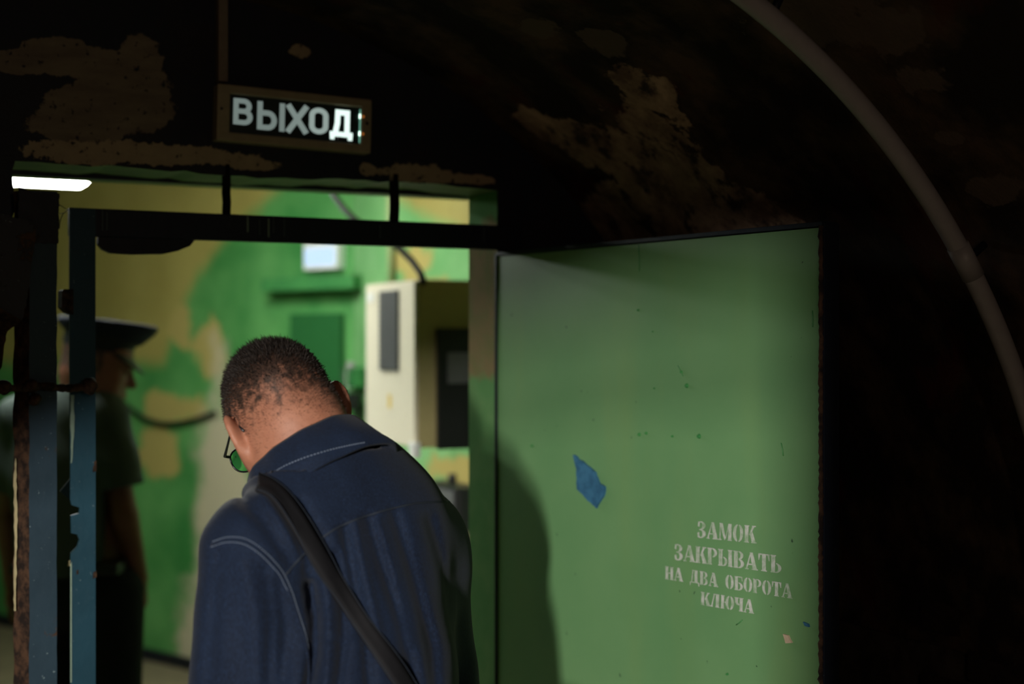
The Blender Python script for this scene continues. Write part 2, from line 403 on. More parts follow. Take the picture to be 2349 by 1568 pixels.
struct(box('wall_room_end', -1.35, 1.6, 10.1, 10.2, 0, 2.7, MAT['yel'], None, 0))
MAT['yceil'] = roomwall('room_ceiling_paint', lambda n: n.ramp(n.noise(1.0, 2), 5, 6))
struct(box('ceiling_room', -1.4, 2.5, YW+WT, 10.3, 2.62, 2.75, MAT['yceil'], None, 0))
struct(box('wall_room_front_left', -1.35, -.7, YW+.02, YW+WT, 0, 2.7, MAT['yel'], None, 0))
struct(box('wall_room_front_top', -1.35, 2.3, YW+WT*.5, YW+WT, 2.4, 2.7, MAT['yel'], None, 0))

# ------------------------------------------------------------------ steel door
hx, hy = 1.418, YW-.012
fx, fy = 1.539, 1.876
DA = math.atan2(fy-hy, fx-hx); DW = math.hypot(fx-hx, fy-hy); DZT = 1.795; DT = .032
door = struct(empty('door_1', (hx, hy, 0), DA)); tag(door, 'open green steel door with stencilled white lettering', 'door')
Mdoor = Matrix.Translation((hx, hy, 0)) @ Matrix.Rotation(DA, 4, 'Z'); Mdoi = Mdoor.inverted()
def ondoor(px, py):
    o = Vector((0, 0, EYE)); d = at(px, py, 1.0)-o
    o2 = Mdoi @ o; d2 = Mdoi.to_3x3() @ d; t = -o2.y/d2.y; return o2+d2*t
# leaf: subdivided sheet with gentle dents
bm = bmesh.new(); nx, nz = 50, 90
grid = {}
for i in range(nx+1):
    for j in range(nz+1):
        x = .004+(DW-.008)*i/nx; z = .06+(DZT-.064)*j/nz
        e = min(1, min(i, nx-i, j, nz-j)/4)
        y = mnoise.noise(Vector((x*2.2, 5, z*2.2)))*.004*e+mnoise.noise(Vector((x*7, 1, z*7)))*.0008*e
        grid[i, j] = bm.verts.new((x, y, z))
for i in range(nx):
    for j in range(nz): bm.faces.new((grid[i, j], grid[i+1, j], grid[i+1, j+1], grid[i, j+1]))
leaf = bm_obj('leaf', bm, MAT['doorgreen'], door, True)
box('leaf_core', .002, DW-.002, .006, DT, .055, DZT-.003, MAT['darksteel'], door, .002)
box('edge_strip', DW-.003, DW+.003, -.002, DT+.002, .05, DZT+.003, MAT['beam'], door, .001)
box('edge_strip', -.004, .003, -.004, DT+.002, .05, DZT+.003, MAT['darksteel'], door, .001)
box('edge_strip', 0, DW, -.004, DT+.002, DZT-.002, DZT+.006, MAT['beam'], door, .001)
# ragged weld bead along the free edge
zz = np.arange(.06, DZT, .006)
tube('weld_bead', [(DW-.004+random.uniform(-.0012, .0012), -.002+random.uniform(-.001, .0005), z) for z in zz], [.003+.0016*abs(math.sin(i*1.3))+random.uniform(0, .001) for i in range(len(zz))], MAT['rust'], door, 6)
for z in (.35, 1.0, 1.55):
    tube('hinge', [(.002, DT+.006, z-.06), (.002, DT+.006, z+.06)], .009, MAT['darksteel'], door, 10)
def flat_patch(name, pts, mat, parent, off=-.0035, amp=.0015, seed=1):
    P = [ondoor(*p) for p in pts]; poly = ragged([(p.x, p.z) for p in P], amp, .006, seed)
    return prism(name, poly, off-.0012, off+.004, mat, parent)
flat_patch('peeled_paint_patch', [(1318, 1042), (1352, 1068), (1368, 1082), (1378, 1108), (1390, 1115), (1389, 1132), (1371, 1165), (1327, 1122), (1326, 1075)], MAT['bluechip'], door, seed=2)
flat_patch('paint_chip', [(1800, 1453), (1811, 1456), (1820, 1473), (1806, 1474)], plain('bare_pink_primer', (.50, .38, .27), .7), door, seed=3)
flat_patch('paint_chip', [(1846, 1425), (1857, 1430), (1859, 1437), (1850, 1434)], MAT['bluechip'], door, seed=3)
flat_patch('paint_chip', [(1882, 840), (1890, 838), (1890, 855), (1883, 852)], MAT['rust'], door, seed=3)
for (px, py, r) in ((1605, 1000, 6), (1468, 996, 5), (1484, 993, 4), (1565, 853, 4), (1577, 884, 6), (1466, 711, 3), (1544, 1000, 3), (1503, 890, 2), (1670, 1545, 3), (1222, 1022, 4), (1500, 760, 2)):
    p = ondoor(px, py); bm = bmesh.new()
    M = Matrix.Translation((p.x, -.003, p.z)) @ Matrix.Rotation(math.pi/2, 4, 'X')
    bmesh.ops.create_cone(bm, cap_ends=True, segments=9, radius1=r*.0008, radius2=r*.0005, depth=.004, matrix=M); bm_obj('rivet_stub', bm, MAT['greenenamel'], door)
for a, b in (((1468, 560), (1470, 622)), ((1558, 838), (1570, 862)), ((1867, 712), (1868, 750)), ((1795, 1015), (1800, 1045)), ((1692, 1432), (1706, 1421))):
    pa, pb = ondoor(*a), ondoor(*b); mid = (pa+pb)/2+Vector((.001, 0, 0))
    tube('scratch', [(pa.x, -.0035, pa.z), (mid.x, -.0035, mid.z), (pb.x, -.0035, pb.z)], .0009, MAT['greenenamel'], door, 5)

# ---- stencil lettering: glyphs as polygons in a unit-high box
def crescent(cx, cy, rx, ry, ix, iy, a0, a1, icx=None, k=10):
    icx = cx if icx is None else icx
    A = [math.radians(a0+(a1-a0)*i/k) for i in range(k+1)]
    return [(cx+rx*math.cos(a), cy+ry*math.sin(a)) for a in A]+[(icx+ix*math.cos(a), cy+iy*math.sin(a)) for a in reversed(A)]
def R(x0, y0, x1, y1): return [(x0, y0), (x1, y0), (x1, y1), (x0, y1)]
def stem(x, wd=.26): return [R(x, .0, x+wd, 1), R(x-.05, 0, x+wd+.05, .06), R(x-.05, .94, x+wd+.05, 1)]
O_ = lambda x: [crescent(x+.36, .5, .36, .51, .13, .44, 97, 263), crescent(x+.42, .5, .36, .51, .13, .44, -83, 83)]
bowl = lambda x, y0, y1, wd: [crescent(x, (y0+y1)/2, wd, (y1-y0)/2, wd*.42, (y1-y0)/2-.07, -88, 88)]
GLY = {
 'О': (.80, O_(0)), 'К': (.90, stem(.06)+[[(.38, .46), (.62, .97), (.78, .97), (.47, .44)], [(.44, .52), (.60, .68), (.92, 0), (.62, 0)], R(.58, .94, .86, 1), R(.56, 0, .96, .06)]),
 'А': (.90, [[(.05, .05), (.15, .05), (.42, .92), (.38, 1)], [(.34, 1), (.55, 1), (.86, .04), (.56, .04)], R(-.02, 0, .24, .06), R(.48, 0, .92, .06), R(.22, .27, .5, .34)]),
 'М': (1.08, [R(.08, .03, .15, .97), R(0, 0, .24, .06), [(.05, 1), (.30, 1), (.56, .12), (.48, .0)], [(.52, .02), (.58, .1), (.82, 1), (.76, 1)], R(.76, 0, 1.0, 1), R(.72, 0, 1.05, .06)]),
 'З': (.72, [crescent(.28, .75, .36, .25, .12, .19, -85, 120), crescent(.28, .26, .40, .27, .14, .20, -130, 85), [(.02, .70), (.14, .66), (.17, .9), (.06, .98)], [(.0, .30), (.14, .34), (.16, .08), (.04, .02)], R(.16, .47, .34, .53)]),
 'Р': (.80, stem(.06)+bowl(.40, .44, 1, .36)), 'Ь': (.80, stem(.06)+bowl(.40, 0, .56, .36)),
 'Ы': (1.12, stem(.06)+bowl(.40, 0, .56, .30)+stem(.80, .24)), 'В': (.84, stem(.06)+bowl(.40, .50, 1, .34)+bowl(.40, 0, .54, .40)),
 'Т': (.84, [R(.29, 0, .55, 1), R(.22, 0, .62, .06), R(.05, .93, .25, 1), R(.59, .93, .79, 1), [(.02, .62), (.07, .62), (.16, .95), (.02, 1)], [(.77, .62), (.82, .62), (.82, 1), (.68, .95)]]),
 'Ь2': (.8, []), 'Н': (.90, stem(.06, .24)+stem(.58, .24)+[R(.34, .47, .54, .54)]),
 'Д': (.95, [[(.14, .1), (.22, .1), (.36, .97), (.28, 1)], R(.48, .08, .76, 1), R(.24, .94, .46, 1), R(.02, .05, .88, .12), [(.0, -.16), (.05, -.16), (.12, .1), (.0, .1)], [(.88, -.16), (.93, -.16), (.93, .1), (.81, .1)]]),
 'Б': (.82, stem(.06)+[R(.38, .93, .74, 1), [(.72, .68), (.76, .68), (.76, 1), (.64, .96)]]+bowl(.40, 0, .58, .38)),
 'Л': (.92, [[(.08, .05), (.17, .02), (.40, .97), (.30, 1)], R(.52, 0, .80, 1), R(.28, .94, .50, 1), R(0, 0, .22, .1), R(.47, 0, .86, .06)]),
 'Ю': (1.22, stem(.06, .24)+[R(.36, .46, .46, .53)]+[[(x+.46, y) for x, y in P] for P in O_(0)]),
 'Ч': (.84, stem(.50)+[R(.08, .62, .32, 1), R(.02, .94, .38, 1), [(.08, .64), (.32, .64), (.47, .50), (.47, .43), (.25, .45)]]),
 ' ': (.62, [])}
def letter_line(text, bl_, br_, tl_, gap=.05):
    B0, B1, T0 = ondoor(*bl_), ondoor(*br_), ondoor(*tl_)
    total = sum(GLY[ch][0]+gap for ch in text)-gap
    ux = (B1-B0)/total; uy = T0-B0; x = 0
    for ch in text:
        wd, polys = GLY[ch]
        if polys:
            Vv = []; Ff = []
            for P in polys:
                b = len(Vv)
                for (gx, gy) in P:
                    q = B0+ux*(x+gx)+uy*gy
                    dy = mnoise.noise(Vector((q.x*2.2, 5, q.z*2.2)))*.004
                    Vv.append((q.x, dy-.0026, q.z))
                Ff.append(tuple(range(b, b+len(P))))
            o = mesh_obj('stencil_letter', Vv, Ff, MAT['stencil'], door)
            md = o.modifiers.new('thickness', 'SOLIDIFY'); md.thickness = .0008; md.offset = 0
        x += wd+gap
letter_line('ЗАМОК', (1603, 1232), (1737, 1245.5), (1604, 1194))
letter_line('ЗАКРЫВАТЬ', (1550.7, 1283), (1797, 1314.5), (1550.7, 1246))
letter_line('НА ДВА ОБОРОТА', (1529, 1327), (1821, 1372), (1529, 1297))
letter_line('КЛЮЧА', (1610, 1386), (1732, 1406.5), (1611, 1356))

# ------------------------------------------------------------------ steel frame in the doorway
frame = tag(empty('steel_door_frame', (.5, YW, 0)), 'dark blue steel door frame with notched teal post and crossbeam', 'door frame')
def loc(o): o.location = -frame.location; return o
pl_, pr_ = onY(158, 784, YW-.02).x, onY(218, 784, YW-.02).x
def pz(py, px=185, Y=YW-.02): return onY(px, py, Y).z
def pX(px, Y=YW-.02): return onY(px, 784, Y).x
left = [(158, 478), (158, 1088)]
prof = [(pr_, pz(478)), (pr_, .0), (pl_, .0)]
notch = [(160, 1288), (161, 1266), (176, 1252), (181, 1236), (176, 1224), (162, 1220), (161, 1180), (180, 1176), (182, 1163), (163, 1156), (160, 1145), (137, 1124), (160, 1096)]
prof += [(pX(a), pz(b)) for a, b in notch]+[(pX(159), pz(900)), (pl_, pz(478))]
loc(prism('latch_post', prof, YW-.026, YW-.018, MAT['bluesteel'], frame))
loc(box('post_flange', pr_-.004, pr_, YW-.020, YW+.03, 0, pz(478), MAT['darksteel'], frame, .001))
loc(prism('paint_edge', [(pX(160), pz(1560)), (pX(160), pz(1292)), (pX(163), pz(1285)), (pX(163), pz(1560))], YW-.0275, YW-.0255, MAT['palechip'], frame))
loc(prism('paint_edge', ragged([(pX(161), pz(1060)), (pX(160), pz(905)), (pX(169), pz(905)), (pX(168), pz(1000)), (pX(163), pz(1060))], .001, .01, 4), YW-.0275, YW-.0255, MAT['palechip'], frame))
for (px, py, r) in ((217, 1073, 5), (218, 1060, 3), (217, 1316, 5), (177, 1310, 3), (158, 1290, 4)):
    c = onY(px, py, YW-.02); loc(prism('rust_spot', ragged([(c.x-r*.0009, c.z-r*.0016), (c.x+r*.0004, c.z-r*.0012), (c.x+r*.0004, c.z+r*.0014), (c.x-r*.0007, c.z+r*.001)], .001, .003, px), YW-.0275, YW-.0255, MAT['chip'] if px < 170 else MAT['rust'], frame))
# crossbeam
zt0, zt1 = 1.806, 1.861
loc(box('crossbeam', pl_, 1.475, YW-.024, YW-.004, zt0, zt1, MAT['beam'], frame, .003))
for px in (568, 595, 616, 627, 652, 872, 235, 245, 1110):
    c = onY(px, 520, YW-.024); loc(box('paint_run', c.x-.0012, c.x+.0012, YW-.0252, YW-.0235, zt0+random.uniform(.004, .02), zt1-random.uniform(.002, .01), MAT['palechip'] if px in (568, 616) else plain('grey_run_%d' % px, (.05, .07, .075)), frame, .0004))
for px0, px1 in ((508, 529), (893, 914)):
    a = pX(px0, YW+.01); b = pX(px1, YW+.01)
    V, F = tube_mesh([((a+b)/2+random.uniform(-.001, .001), YW+.008, z) for z in np.linspace(zt0+.004, OZT+.02, 9)], [(b-a)/2*random.uniform(.94, 1.05) for _ in range(9)], 10)
    loc(mesh_obj('hanger_rod', V, F, MAT['rodblack'], frame, True))
# rounded plate under the beam
pp = [(222, 545), (222, 560), (232, 572), (250, 581), (300, 584), (372, 583), (405, 576), (432, 565), (446, 548), (446, 543)]
loc(prism('rounded_plate', [(onY(a, b, YW).x, onY(a, b, YW).z) for a, b in pp], YW-.014, YW+.004, MAT['darksteel'], frame))
lb = [(137, 668), (142, 664), (162, 664), (162, 722), (150, 718), (136, 705)]
loc(prism('latch_block', [(pX(a, YW), pz(b, 150, YW)) for a, b in lb], YW-.03, YW+.02, MAT['rust'], frame))

# outer post: angle iron
post = tag(empty('angle_iron_post', (.42, YW-.06, 0)), 'rusty grey-blue angle iron post left of the door frame', 'post')
YP = YW-.06
def lp(o): o.location = -post.location; return o
xa, xb, xc_ = pX(33, YP), pX(66, YP-.02), pX(126, YP)
ztop = onY(90, 440, YP).z
edge = []
zs = np.linspace(0, ztop, 60)
V = []; F = []
for i, z in enumerate(zs):
    j1 = random.uniform(-.002, .002); 
    V += [(xa+j1, YP+.010, z), (xb+random.uniform(-.0008, .0008), YP-.026, z), (xc_+random.uniform(-.001, .001), YP-.022, z), (xc_+random.uniform(-.001, .001), YP-.014, z), (xb+.006, YP-.016, z), (xa+.006+j1, YP+.016, z)]
for i in range(len(zs)-1):
    for k in range(6): F.append((i*6+k, i*6+(k+1) % 6, i*6+6+(k+1) % 6, i*6+6+k))
F += [(5, 4, 3, 2, 1, 0), tuple((len(zs)-1)*6+k for k in range(6))]
o = lp(mesh_obj('flange', V, F, MAT['greysteel'], post)); o.data.materials.append(MAT['rust'])
for p in o.data.polygons:
    if p.index % 6 in (0, 5) and p.index < (len(zs)-1)*6: p.material_index = 1
lp(prism('torn_top', ragged([(pX(36, YP), onY(36, 560, YP).z), (pX(128, YP), onY(128, 560, YP).z), (pX(130, YP), onY(130, 447, YP).z), (pX(70, YP), onY(70, 446, YP).z), (pX(55, YP), onY(55, 438, YP).z), (pX(38, YP), onY(38, 432, YP).z)], .0012, .006, 9), YP-.030, YP-.020, MAT['darksteel'], post))
lp(prism('paint_edge', ragged([(pX(32, YP), onY(32, 1400, YP).z), (pX(36, YP), onY(36, 1400, YP).z), (pX(39, YP), onY(39, 1180, YP).z), (pX(36, YP), onY(36, 1050, YP).z), (pX(31, YP), onY(31, 1100, YP).z), (pX(33, YP), onY(33, 1220, YP).z)], .001, .01, 5), YP-.004, YP+.004, MAT['chip'], post))
# torn sheet metal on the left, rusted hinge pin
tp = [(-60, 470), (25, 498), (62, 505), (80, 520), (80, 545), (70, 620), (62, 680), (50, 732), (40, 740), (20, 722), (-10, 712), (-60, 700)]
sh = tag(prism('torn_metal_sheet', ragged([(onY(a, b, YP-.03).x, onY(a, b, YP-.03).z) for a, b in tp], .0015, .008, 8), YP-.040, YP-.032, steel('scabbed_dark_sheet', (.02, .022, .028), .14)), 'torn rusty dark metal sheet above the hinge pin at far left', 'metal sheet')
hs = tag(prism('sheet_strip', ragged([(onY(a, b, YP-.03).x, onY(a, b, YP-.03).z) for a, b in [(-60, 690), (-5, 705), (48, 735), (36, 745), (14, 760), (6, 800), (-4, 860), (-60, 870)]], .002, .008, 18), YP-.047, YP-.041, MAT['rust']), 'jagged rusty strip hanging below the torn metal sheet', 'metal strip')
pin = tag(empty('hinge_pin', tuple(onY(100, 888, YP-.05))), 'rusty round bar crossing both steel posts', 'bar')
pts = [onY(px, 888+2*math.sin(px*.05), YP-.045+.0001*px)-pin.location for px in range(-60, 221, 6)]
V, F = tube_mesh(pts, [.0075+random.uniform(-.0012, .0014) for _ in pts], 12); mesh_obj('bar', V, F, MAT['rust'], pin, True)
for px, py, r in ((205, 884, .016), (72, 884, .013), (8, 888, .013), (80, 915, .012)):
    bm = bmesh.new(); bmesh.ops.create_icosphere(bm, subdivisions=3, radius=r)
    for v in bm.verts: v.co *= 1+.35*mnoise.noise(v.co*90+Vector((px, 0, 0)))
    o = bm_obj('weld_lump', bm, MAT['rust'], pin, True); o.location = onY(px, py, YP-.045+.0001*px)-pin.location
wire = tag(empty('loose_wire', tuple(onY(145, 480, YP))), 'thin frayed wire between the two steel posts', 'wire')
for ps in ([(131, 466), (137, 470), (150, 478), (156, 480), (148, 488), (138, 490), (132, 486)], [(146, 488), (140, 500), (137, 512), (136, 525)], [(137, 470), (130, 480), (134, 492)]):
    tube('strand', [onY(a, b, YP)-wire.location for a, b in ps], .0008, MAT['rubber'], wire, 5)

# ------------------------------------------------------------------ exit sign over the doorway
sx0, sx1 = onY(497, 255, YW-.04).x, onY(851, 290, YW-.04).x
sz0 = (onY(497, 320, YW-.04).z+onY(851, 352, YW-.04).z)/2; sz1 = (onY(497, 190, YW-.04).z+onY(851, 228, YW-.04).z)/2
SW, SH = sx1-sx0, sz1-sz0
sign = tag(empty('exit_sign', (sx0, YW-.005, sz0)), 'lit exit sign reading ВЫХОД in a beige frame above doorway', 'exit sign')
tilt = math.atan2(onY(851, 290, YW-.04).z-onY(497, 255, YW-.04).z, SW); sign.rotation_euler = (0, -tilt, 0)
sign.location.z += -math.sin(tilt)*SW/2 if False else (onY(497, 320, YW-.04).z-sz0)
fw0, fw1, fh0, fh1 = .026, .022, .018, .018
bm = bmesh.new()
bbox(bm, 0, SW, -.034, 0.002, 0, fh0, .003); bbox(bm, 0, SW, -.034, .002, SH-fh1, SH, .003)
bbox(bm, 0, fw0, -.034, .002, fh0-.002, SH-fh1+.002, .002); bbox(bm, SW-fw1, SW, -.034, .002, fh0-.002, SH-fh1+.002, .002)
bm_obj('frame', bm, MAT['beige'], sign)
n = NT('dark_green_sign_glass', .38, .6); n.color((.008, .022, .022)); box('panel', fw0-.002, SW-fw1+.002, -.024, -.010, fh0-.002, SH-fh1+.002, n.m, sign, 0)
for px, py, r in ((507, 253, .003), (841, 287, .004), (779, 323, .0055)):
    p = onY(px, py, YW-.04); bm = bmesh.new()
    bmesh.ops.create_cone(bm, cap_ends=True, segments=14, radius1=r, radius2=r*.8, depth=.004, matrix=Matrix.Translation((p.x-sx0, -.035, p.z-sz0+ (p.x-sx0)*-math.sin(tilt))) @ Matrix.Rotation(math.pi/2, 4, 'X'))
    bm_obj('screw', bm, MAT['black'], sign)
def stroke(pts, wd, closed=False):
    """flat ribbon of even width along a polyline -> quads"""
    P = [Vector(p) for p in pts]; n_ = len(P); L = []; Rr = []
    for i in range(n_):
        a = P[i-1] if (i > 0 or closed) else None; b = P[(i+1) % n_] if (i < n_-1 or closed) else None
        d1 = (P[i]-a).normalized() if a is not None else (b-P[i]).normalized(); d2 = (b-P[i]).normalized() if b is not None else d1
        n1 = Vector((-d1.y, d1.x)); n2 = Vector((-d2.y, d2.x)); m_ = (n1+n2).normalized(); k = wd/2/max(.45, m_.dot(n1))
        L.append(P[i]+m_*k); Rr.append(P[i]-m_*k)
    q = []
    for i in range(n_ if closed else n_-1):
        j = (i+1) % n_; q.append([L[i], L[j], Rr[j], Rr[i]])
    return q
def arc(cx, cy, rx, ry, a0, a1, k=9): return [(cx+rx*math.cos(math.radians(a0+(a1-a0)*i/k)), cy+ry*math.sin(math.radians(a0+(a1-a0)*i/k))) for i in range(k+1)]
s_ = .185
SG = {'В': stroke([(.09, .0), (.09, 1)], s_)+stroke([(.09, .91)]+[(.36, .91)]+arc(.38, .715, .19, .195, 90, -90)+[(.09, .52)], s_)+stroke([(.09, .52), (.38, .52)]+arc(.40, .305, .21, .215, 90, -90)+[(.09, .09)], s_),
 'Ы': stroke([(.09, .0), (.09, 1)], s_)+stroke([(.09, .60), (.36, .60)]+arc(.38, .345, .22, .255, 90, -90)+[(.09, .09)], s_)+stroke([(.88, 0), (.88, 1)], s_),
 'Х': stroke([(.03, 0), (.68, 1)], s_*1.05)+stroke([(.68, 0), (.03, 1)], s_*1.05),
 'О': stroke(arc(.34, .70, .245, .21, 0, 180)+arc(.34, .30, .245, .21, 180, 360), s_, True),
 'Д': stroke([(.0, .17), (.84, .17)], .17)+stroke([(.09, -.02), (.09, .2)], .16)+stroke([(.75, -.02), (.75, .2)], .16)+stroke([(.19, .16), (.27, .55), (.28, .92), (.63, .92), (.63, .16)], s_)}
ltop = {'В': (534, 224, 284, 578, .20), 'Ы': (589, 231, 296, 652, .20), 'Х': (657, 239, 302, 704, .24), 'О': (708, 245, 305, 752, .34), 'Д': (756, 250, 317, 808, 1.15)}
GW = {'В': .70, 'Ы': .975, 'Х': .71, 'О': .68, 'Д': .84}
for ch, (x0p, ytp, ybp, x1p, st) in ltop.items():
    a = onY(x0p, ytp, YW-.03); b = onY(x0p, ybp, YW-.03); e = onY(x1p, ybp, YW-.03)
    hgt = a.z-b.z; kx = (e.x-b.x)/GW[ch]
    V = []; F = []
    for q in SG[ch]:
        bi = len(V)
        for p in q: V.append((b.x-sx0+p.x*kx, -.0248-.0008*math.sin(p.x*3), b.z-sz0-(sign.location.z-sz0)-(b.x-sx0)*math.sin(tilt)+p.y*hgt))
        F.append((bi, bi+1, bi+2, bi+3))
    o = mesh_obj('letter', V, F, glow('sign_letter_%d' % int(st*100), (.80, 1.0, .92), st), sign)
    md = o.modifiers.new('thickness', 'SOLIDIFY'); md.thickness = .0012; md.offset = 1
for z in (.30, .62):
    box('led', SW-fw1-.0024, SW-fw1-.0002, -.0275, -.0235, SH*z+.002, SH*z+.012, glow('led_glow', (.70, 1, .85), 3.0), sign, .001)
    box('indicator', SW-fw1+.001, SW-fw1+.005, -.0352, -.0335, SH*z+.003, SH*z+.008, glow('orange_led', (1, .30, .05), .35), sign, .0006)
box('light_guide', SW-fw1-.0016, SW-fw1-.0001, -.0262, -.0235, fh0+.004, SH-fh1-.004, glow('light_guide_glow', (.35, .95, .70), .45), sign, .0003)
# trunking over the sign
tk = tag(box('cable_trunking', onY(499, 100, YW-.02).x, onY(521, 100, YW-.02).x, YW-.028, YW-.002, onY(508, 188, YW-.02).z, 2.40, MAT['trunk'], None, .002), 'dusty vertical cable trunking rising from the exit sign', 'trunking')
# conduit arch along the vault
RP = VR-.055; YPp = 1.735
pts = [(VCX+RP*math.cos(a), YPp, VCZ+RP*math.sin(a)) for a in np.linspace(-.05, 1.95, 70)]
pts = [(RP+VCX, YPp, .3)]+pts
cd = tag(empty('conduit_pipe', (2.0, YPp, .3)), 'long grey plastic conduit bent along the vault at right', 'pipe')
o = tube('pipe', pts, .0165, MAT['pvc'], cd, 18); o.location = -cd.location
for a in (.28, .62, 1.05, 1.5):
    c = Vector((VCX+RP*math.cos(a), YPp, VCZ+RP*math.sin(a))); td = Vector((-math.sin(a), 0, math.cos(a))); nn = Vector((math.cos(a), 0, math.sin(a)))
    if a == .62:
        o = tube('coupling', [c-td*.03, c+td*.03], .0185, MAT['pvc'], cd, 18); o.location = -cd.location
    o = tube('clip', [c, c+nn*.050], .007, MAT['darksteel'], cd, 8); o.location = -cd.location

# ------------------------------------------------------------------ furniture of the lit room
# fluorescent ceiling lamp
lampY = 4.5
la, lb_ = onY(25, 405, lampY), onY(228, 417, lampY)
rl = tag(empty('fluorescent_lamp', (la.x-.3, lampY, la.z)), 'bright white fluorescent ceiling lamp at upper left beyond the doorway', 'lamp')
LX = lb_.x-la.x+.3
box('housing', 0, LX, .0, .16, .045, .075, MAT['white'], rl, .004)
bm = bmesh.new(); vs = bbox(bm, 0.0, LX, 0.0, .16, -.01, .045)
for v in bm.verts:
    if v.co.z < 0: v.co.x += .02 if v.co.x < .1 else -.035; v.co.y += .02 if v.co.y < .05 else -.02
bm_obj('diffuser', bm, glow('fluorescent_diffuser', (.95, 1.0, .93), ROOM_LAMP_STRENGTH), rl)
for x in (.1, LX-.1): tube('hanger', [(x, .08, .07), (x, .08, 2.62-rl.location.z)], .006, MAT['white'], rl, 8)
l2 = tag(empty('fluorescent_lamp', (1.1, 5.15, 2.42)), 'fluorescent lamp deeper in the room hidden above the doorway', 'lamp')
box('housing', -.5, .5, -.08, .08, .04, .07, MAT['white'], l2, .004); box('diffuser', -.48, .48, -.07, .07, 0, .04, glow('fluorescent_diffuser_far', (.95, 1, .93), ROOM_LAMP2_STRENGTH), l2, .004)
for x in (-.4, .4): tube('hanger', [(x, 0, .06), (x, 0, .20)], .006, MAT['white'], l2, 8)

# cream wall cabinet
cbx = onX(955, 640, 1.765); y0 = cbx.y; y1 = onX(842, 655, 1.765).y
cz1 = onX(955, 640, 1.765).z; cz0 = onX(955, 1028, 1.765).z
cab = tag(empty('wall_cabinet', (1.765, y0, cz0)), 'cream metal wall cabinet with dark grille and black side panel', 'cabinet')
CWd, CH = y1-y0, cz1-cz0
MAT['sideshade'] = plain('cabinet_side_shade', (.42, .36, .17), .5, .35, 0, .08)  # shade on the cream cabinet's near side, put into a darker olive
box('body', .008, RX-1.765, 0, CWd, 0, CH, MAT['sideshade'], cab, .004)
box('front_door', -.006, .008, .004, CWd-.004, .004, CH-.004, MAT['cream'], cab, .003)
def cabf(px, py): p = onX(px, py, 1.757); return p-cab.location
a = cabf(914, 665); b = cabf(872, 848)
g = box('grille', -.012, -.006, a.y, b.y, b.z, a.z, MAT['ventgrey'], cab, .001)
nsl = 16
for k in range(nsl):
    z = b.z+(a.z-b.z)*(k+.5)/nsl; box('slat', -.016, -.011, a.y+.004, b.y-.004, z-.003, z+.002, MAT['ventgrey'], cab, 0)
a = cabf(850, 672); box('label_plate', -.009, -.006, a.y-.03, a.y+.03, a.z-.03, a.z, MAT['white'], cab, .001)
a = cabf(893, 920); box('warning_sticker', -.008, -.006, a.y-.012, a.y+.012, a.z-.022, a.z+.022, plain('yellow_sticker', (.75, .55, .10)), cab, .0005)
a = cabf(948, 1020); box('corner_bracket', -.014, .01, -.012, .03, -.03, .02, MAT['white'], cab, .003)
a = onY(1003, 752, y0-.01)-cab.location; b = onY(1084, 1028, y0-.01)-cab.location
box('side_panel', a.x, RX-1.765, -.016, .0, b.z, a.z, MAT['black'], cab, .002)
a = onY(1025, 808, y0-.01)-cab.location; b = onY(1075, 878, y0-.01)-cab.location
box('side_window', a.x, b.x, -.019, -.015, b.z, a.z, MAT['ventgrey'], cab, .001)
# handset / lock box left of cabinet, on the right wall
def onr(px, py, off=.0): return onX(px, py, RX-off)
p = onr(805, 868); sw = tag(box('light_switch', RX-.02, RX-.001, p.y-.05, p.y+.05, p.z-.045, p.z+.045, MAT['white'], None, .006), 'small white wall switch left of the cream cabinet', 'switch')
ph = tag(empty('wall_telephone', tuple(onr(830, 900))), 'dark wall telephone with hanging handset beside the cream cabinet', 'telephone')
q = ph.location
box('cradle', -.05, -.001, -.06, .06, .02, .11, MAT['greenenamel'], ph, .01)
box('handset', -.075, -.03, -.065, .065, -.075, .0, MAT['black'], ph, .012)
bm = bmesh.new(); bmesh.ops.create_uvsphere(bm, u_segments=14, v_segments=8, radius=.020); o = bm_obj('bell', bm, MAT['pvc'], ph, True); o.location = (-.05, .0, .115)
tube('cord', [(-.04, -.05, -.05), (-.05, -.07, -.14), (-.04, -.06, -.2), (-.02, -.02, -.12), (-.01, 0, .02)], .005, MAT['rubber'], ph, 8)
# lit exit sign on the bent wall
p = dl(715, 590); q2 = dl(792, 590)
es = tag(empty('exit_sign', (0, 0, 0)), 'small glowing white exit sign on the far green wall', 'exit sign')
es.matrix_world = Mdiag @ Matrix.Translation((p.x, 0, p.z))
sgn = 1 if (Mdi @ Vector((0, 0, 0))).y > 0 else -1
hx_ = q2.x-p.x
box('case', min(0, hx_), max(0, hx_), sgn*.0 if sgn > 0 else -.05, .05 if sgn > 0 else 0, -.06, .06, MAT['white'], es, .005)
MAT['esg'] = glow('far_sign_glow', (.55, .75, 1.0), 1.15)
box('lit_panel', min(0, hx_)+.012, max(0, hx_)-.012, min(sgn*.05, sgn*.053), max(sgn*.05, sgn*.053), -.042, .035, MAT['esg'], es, .001)
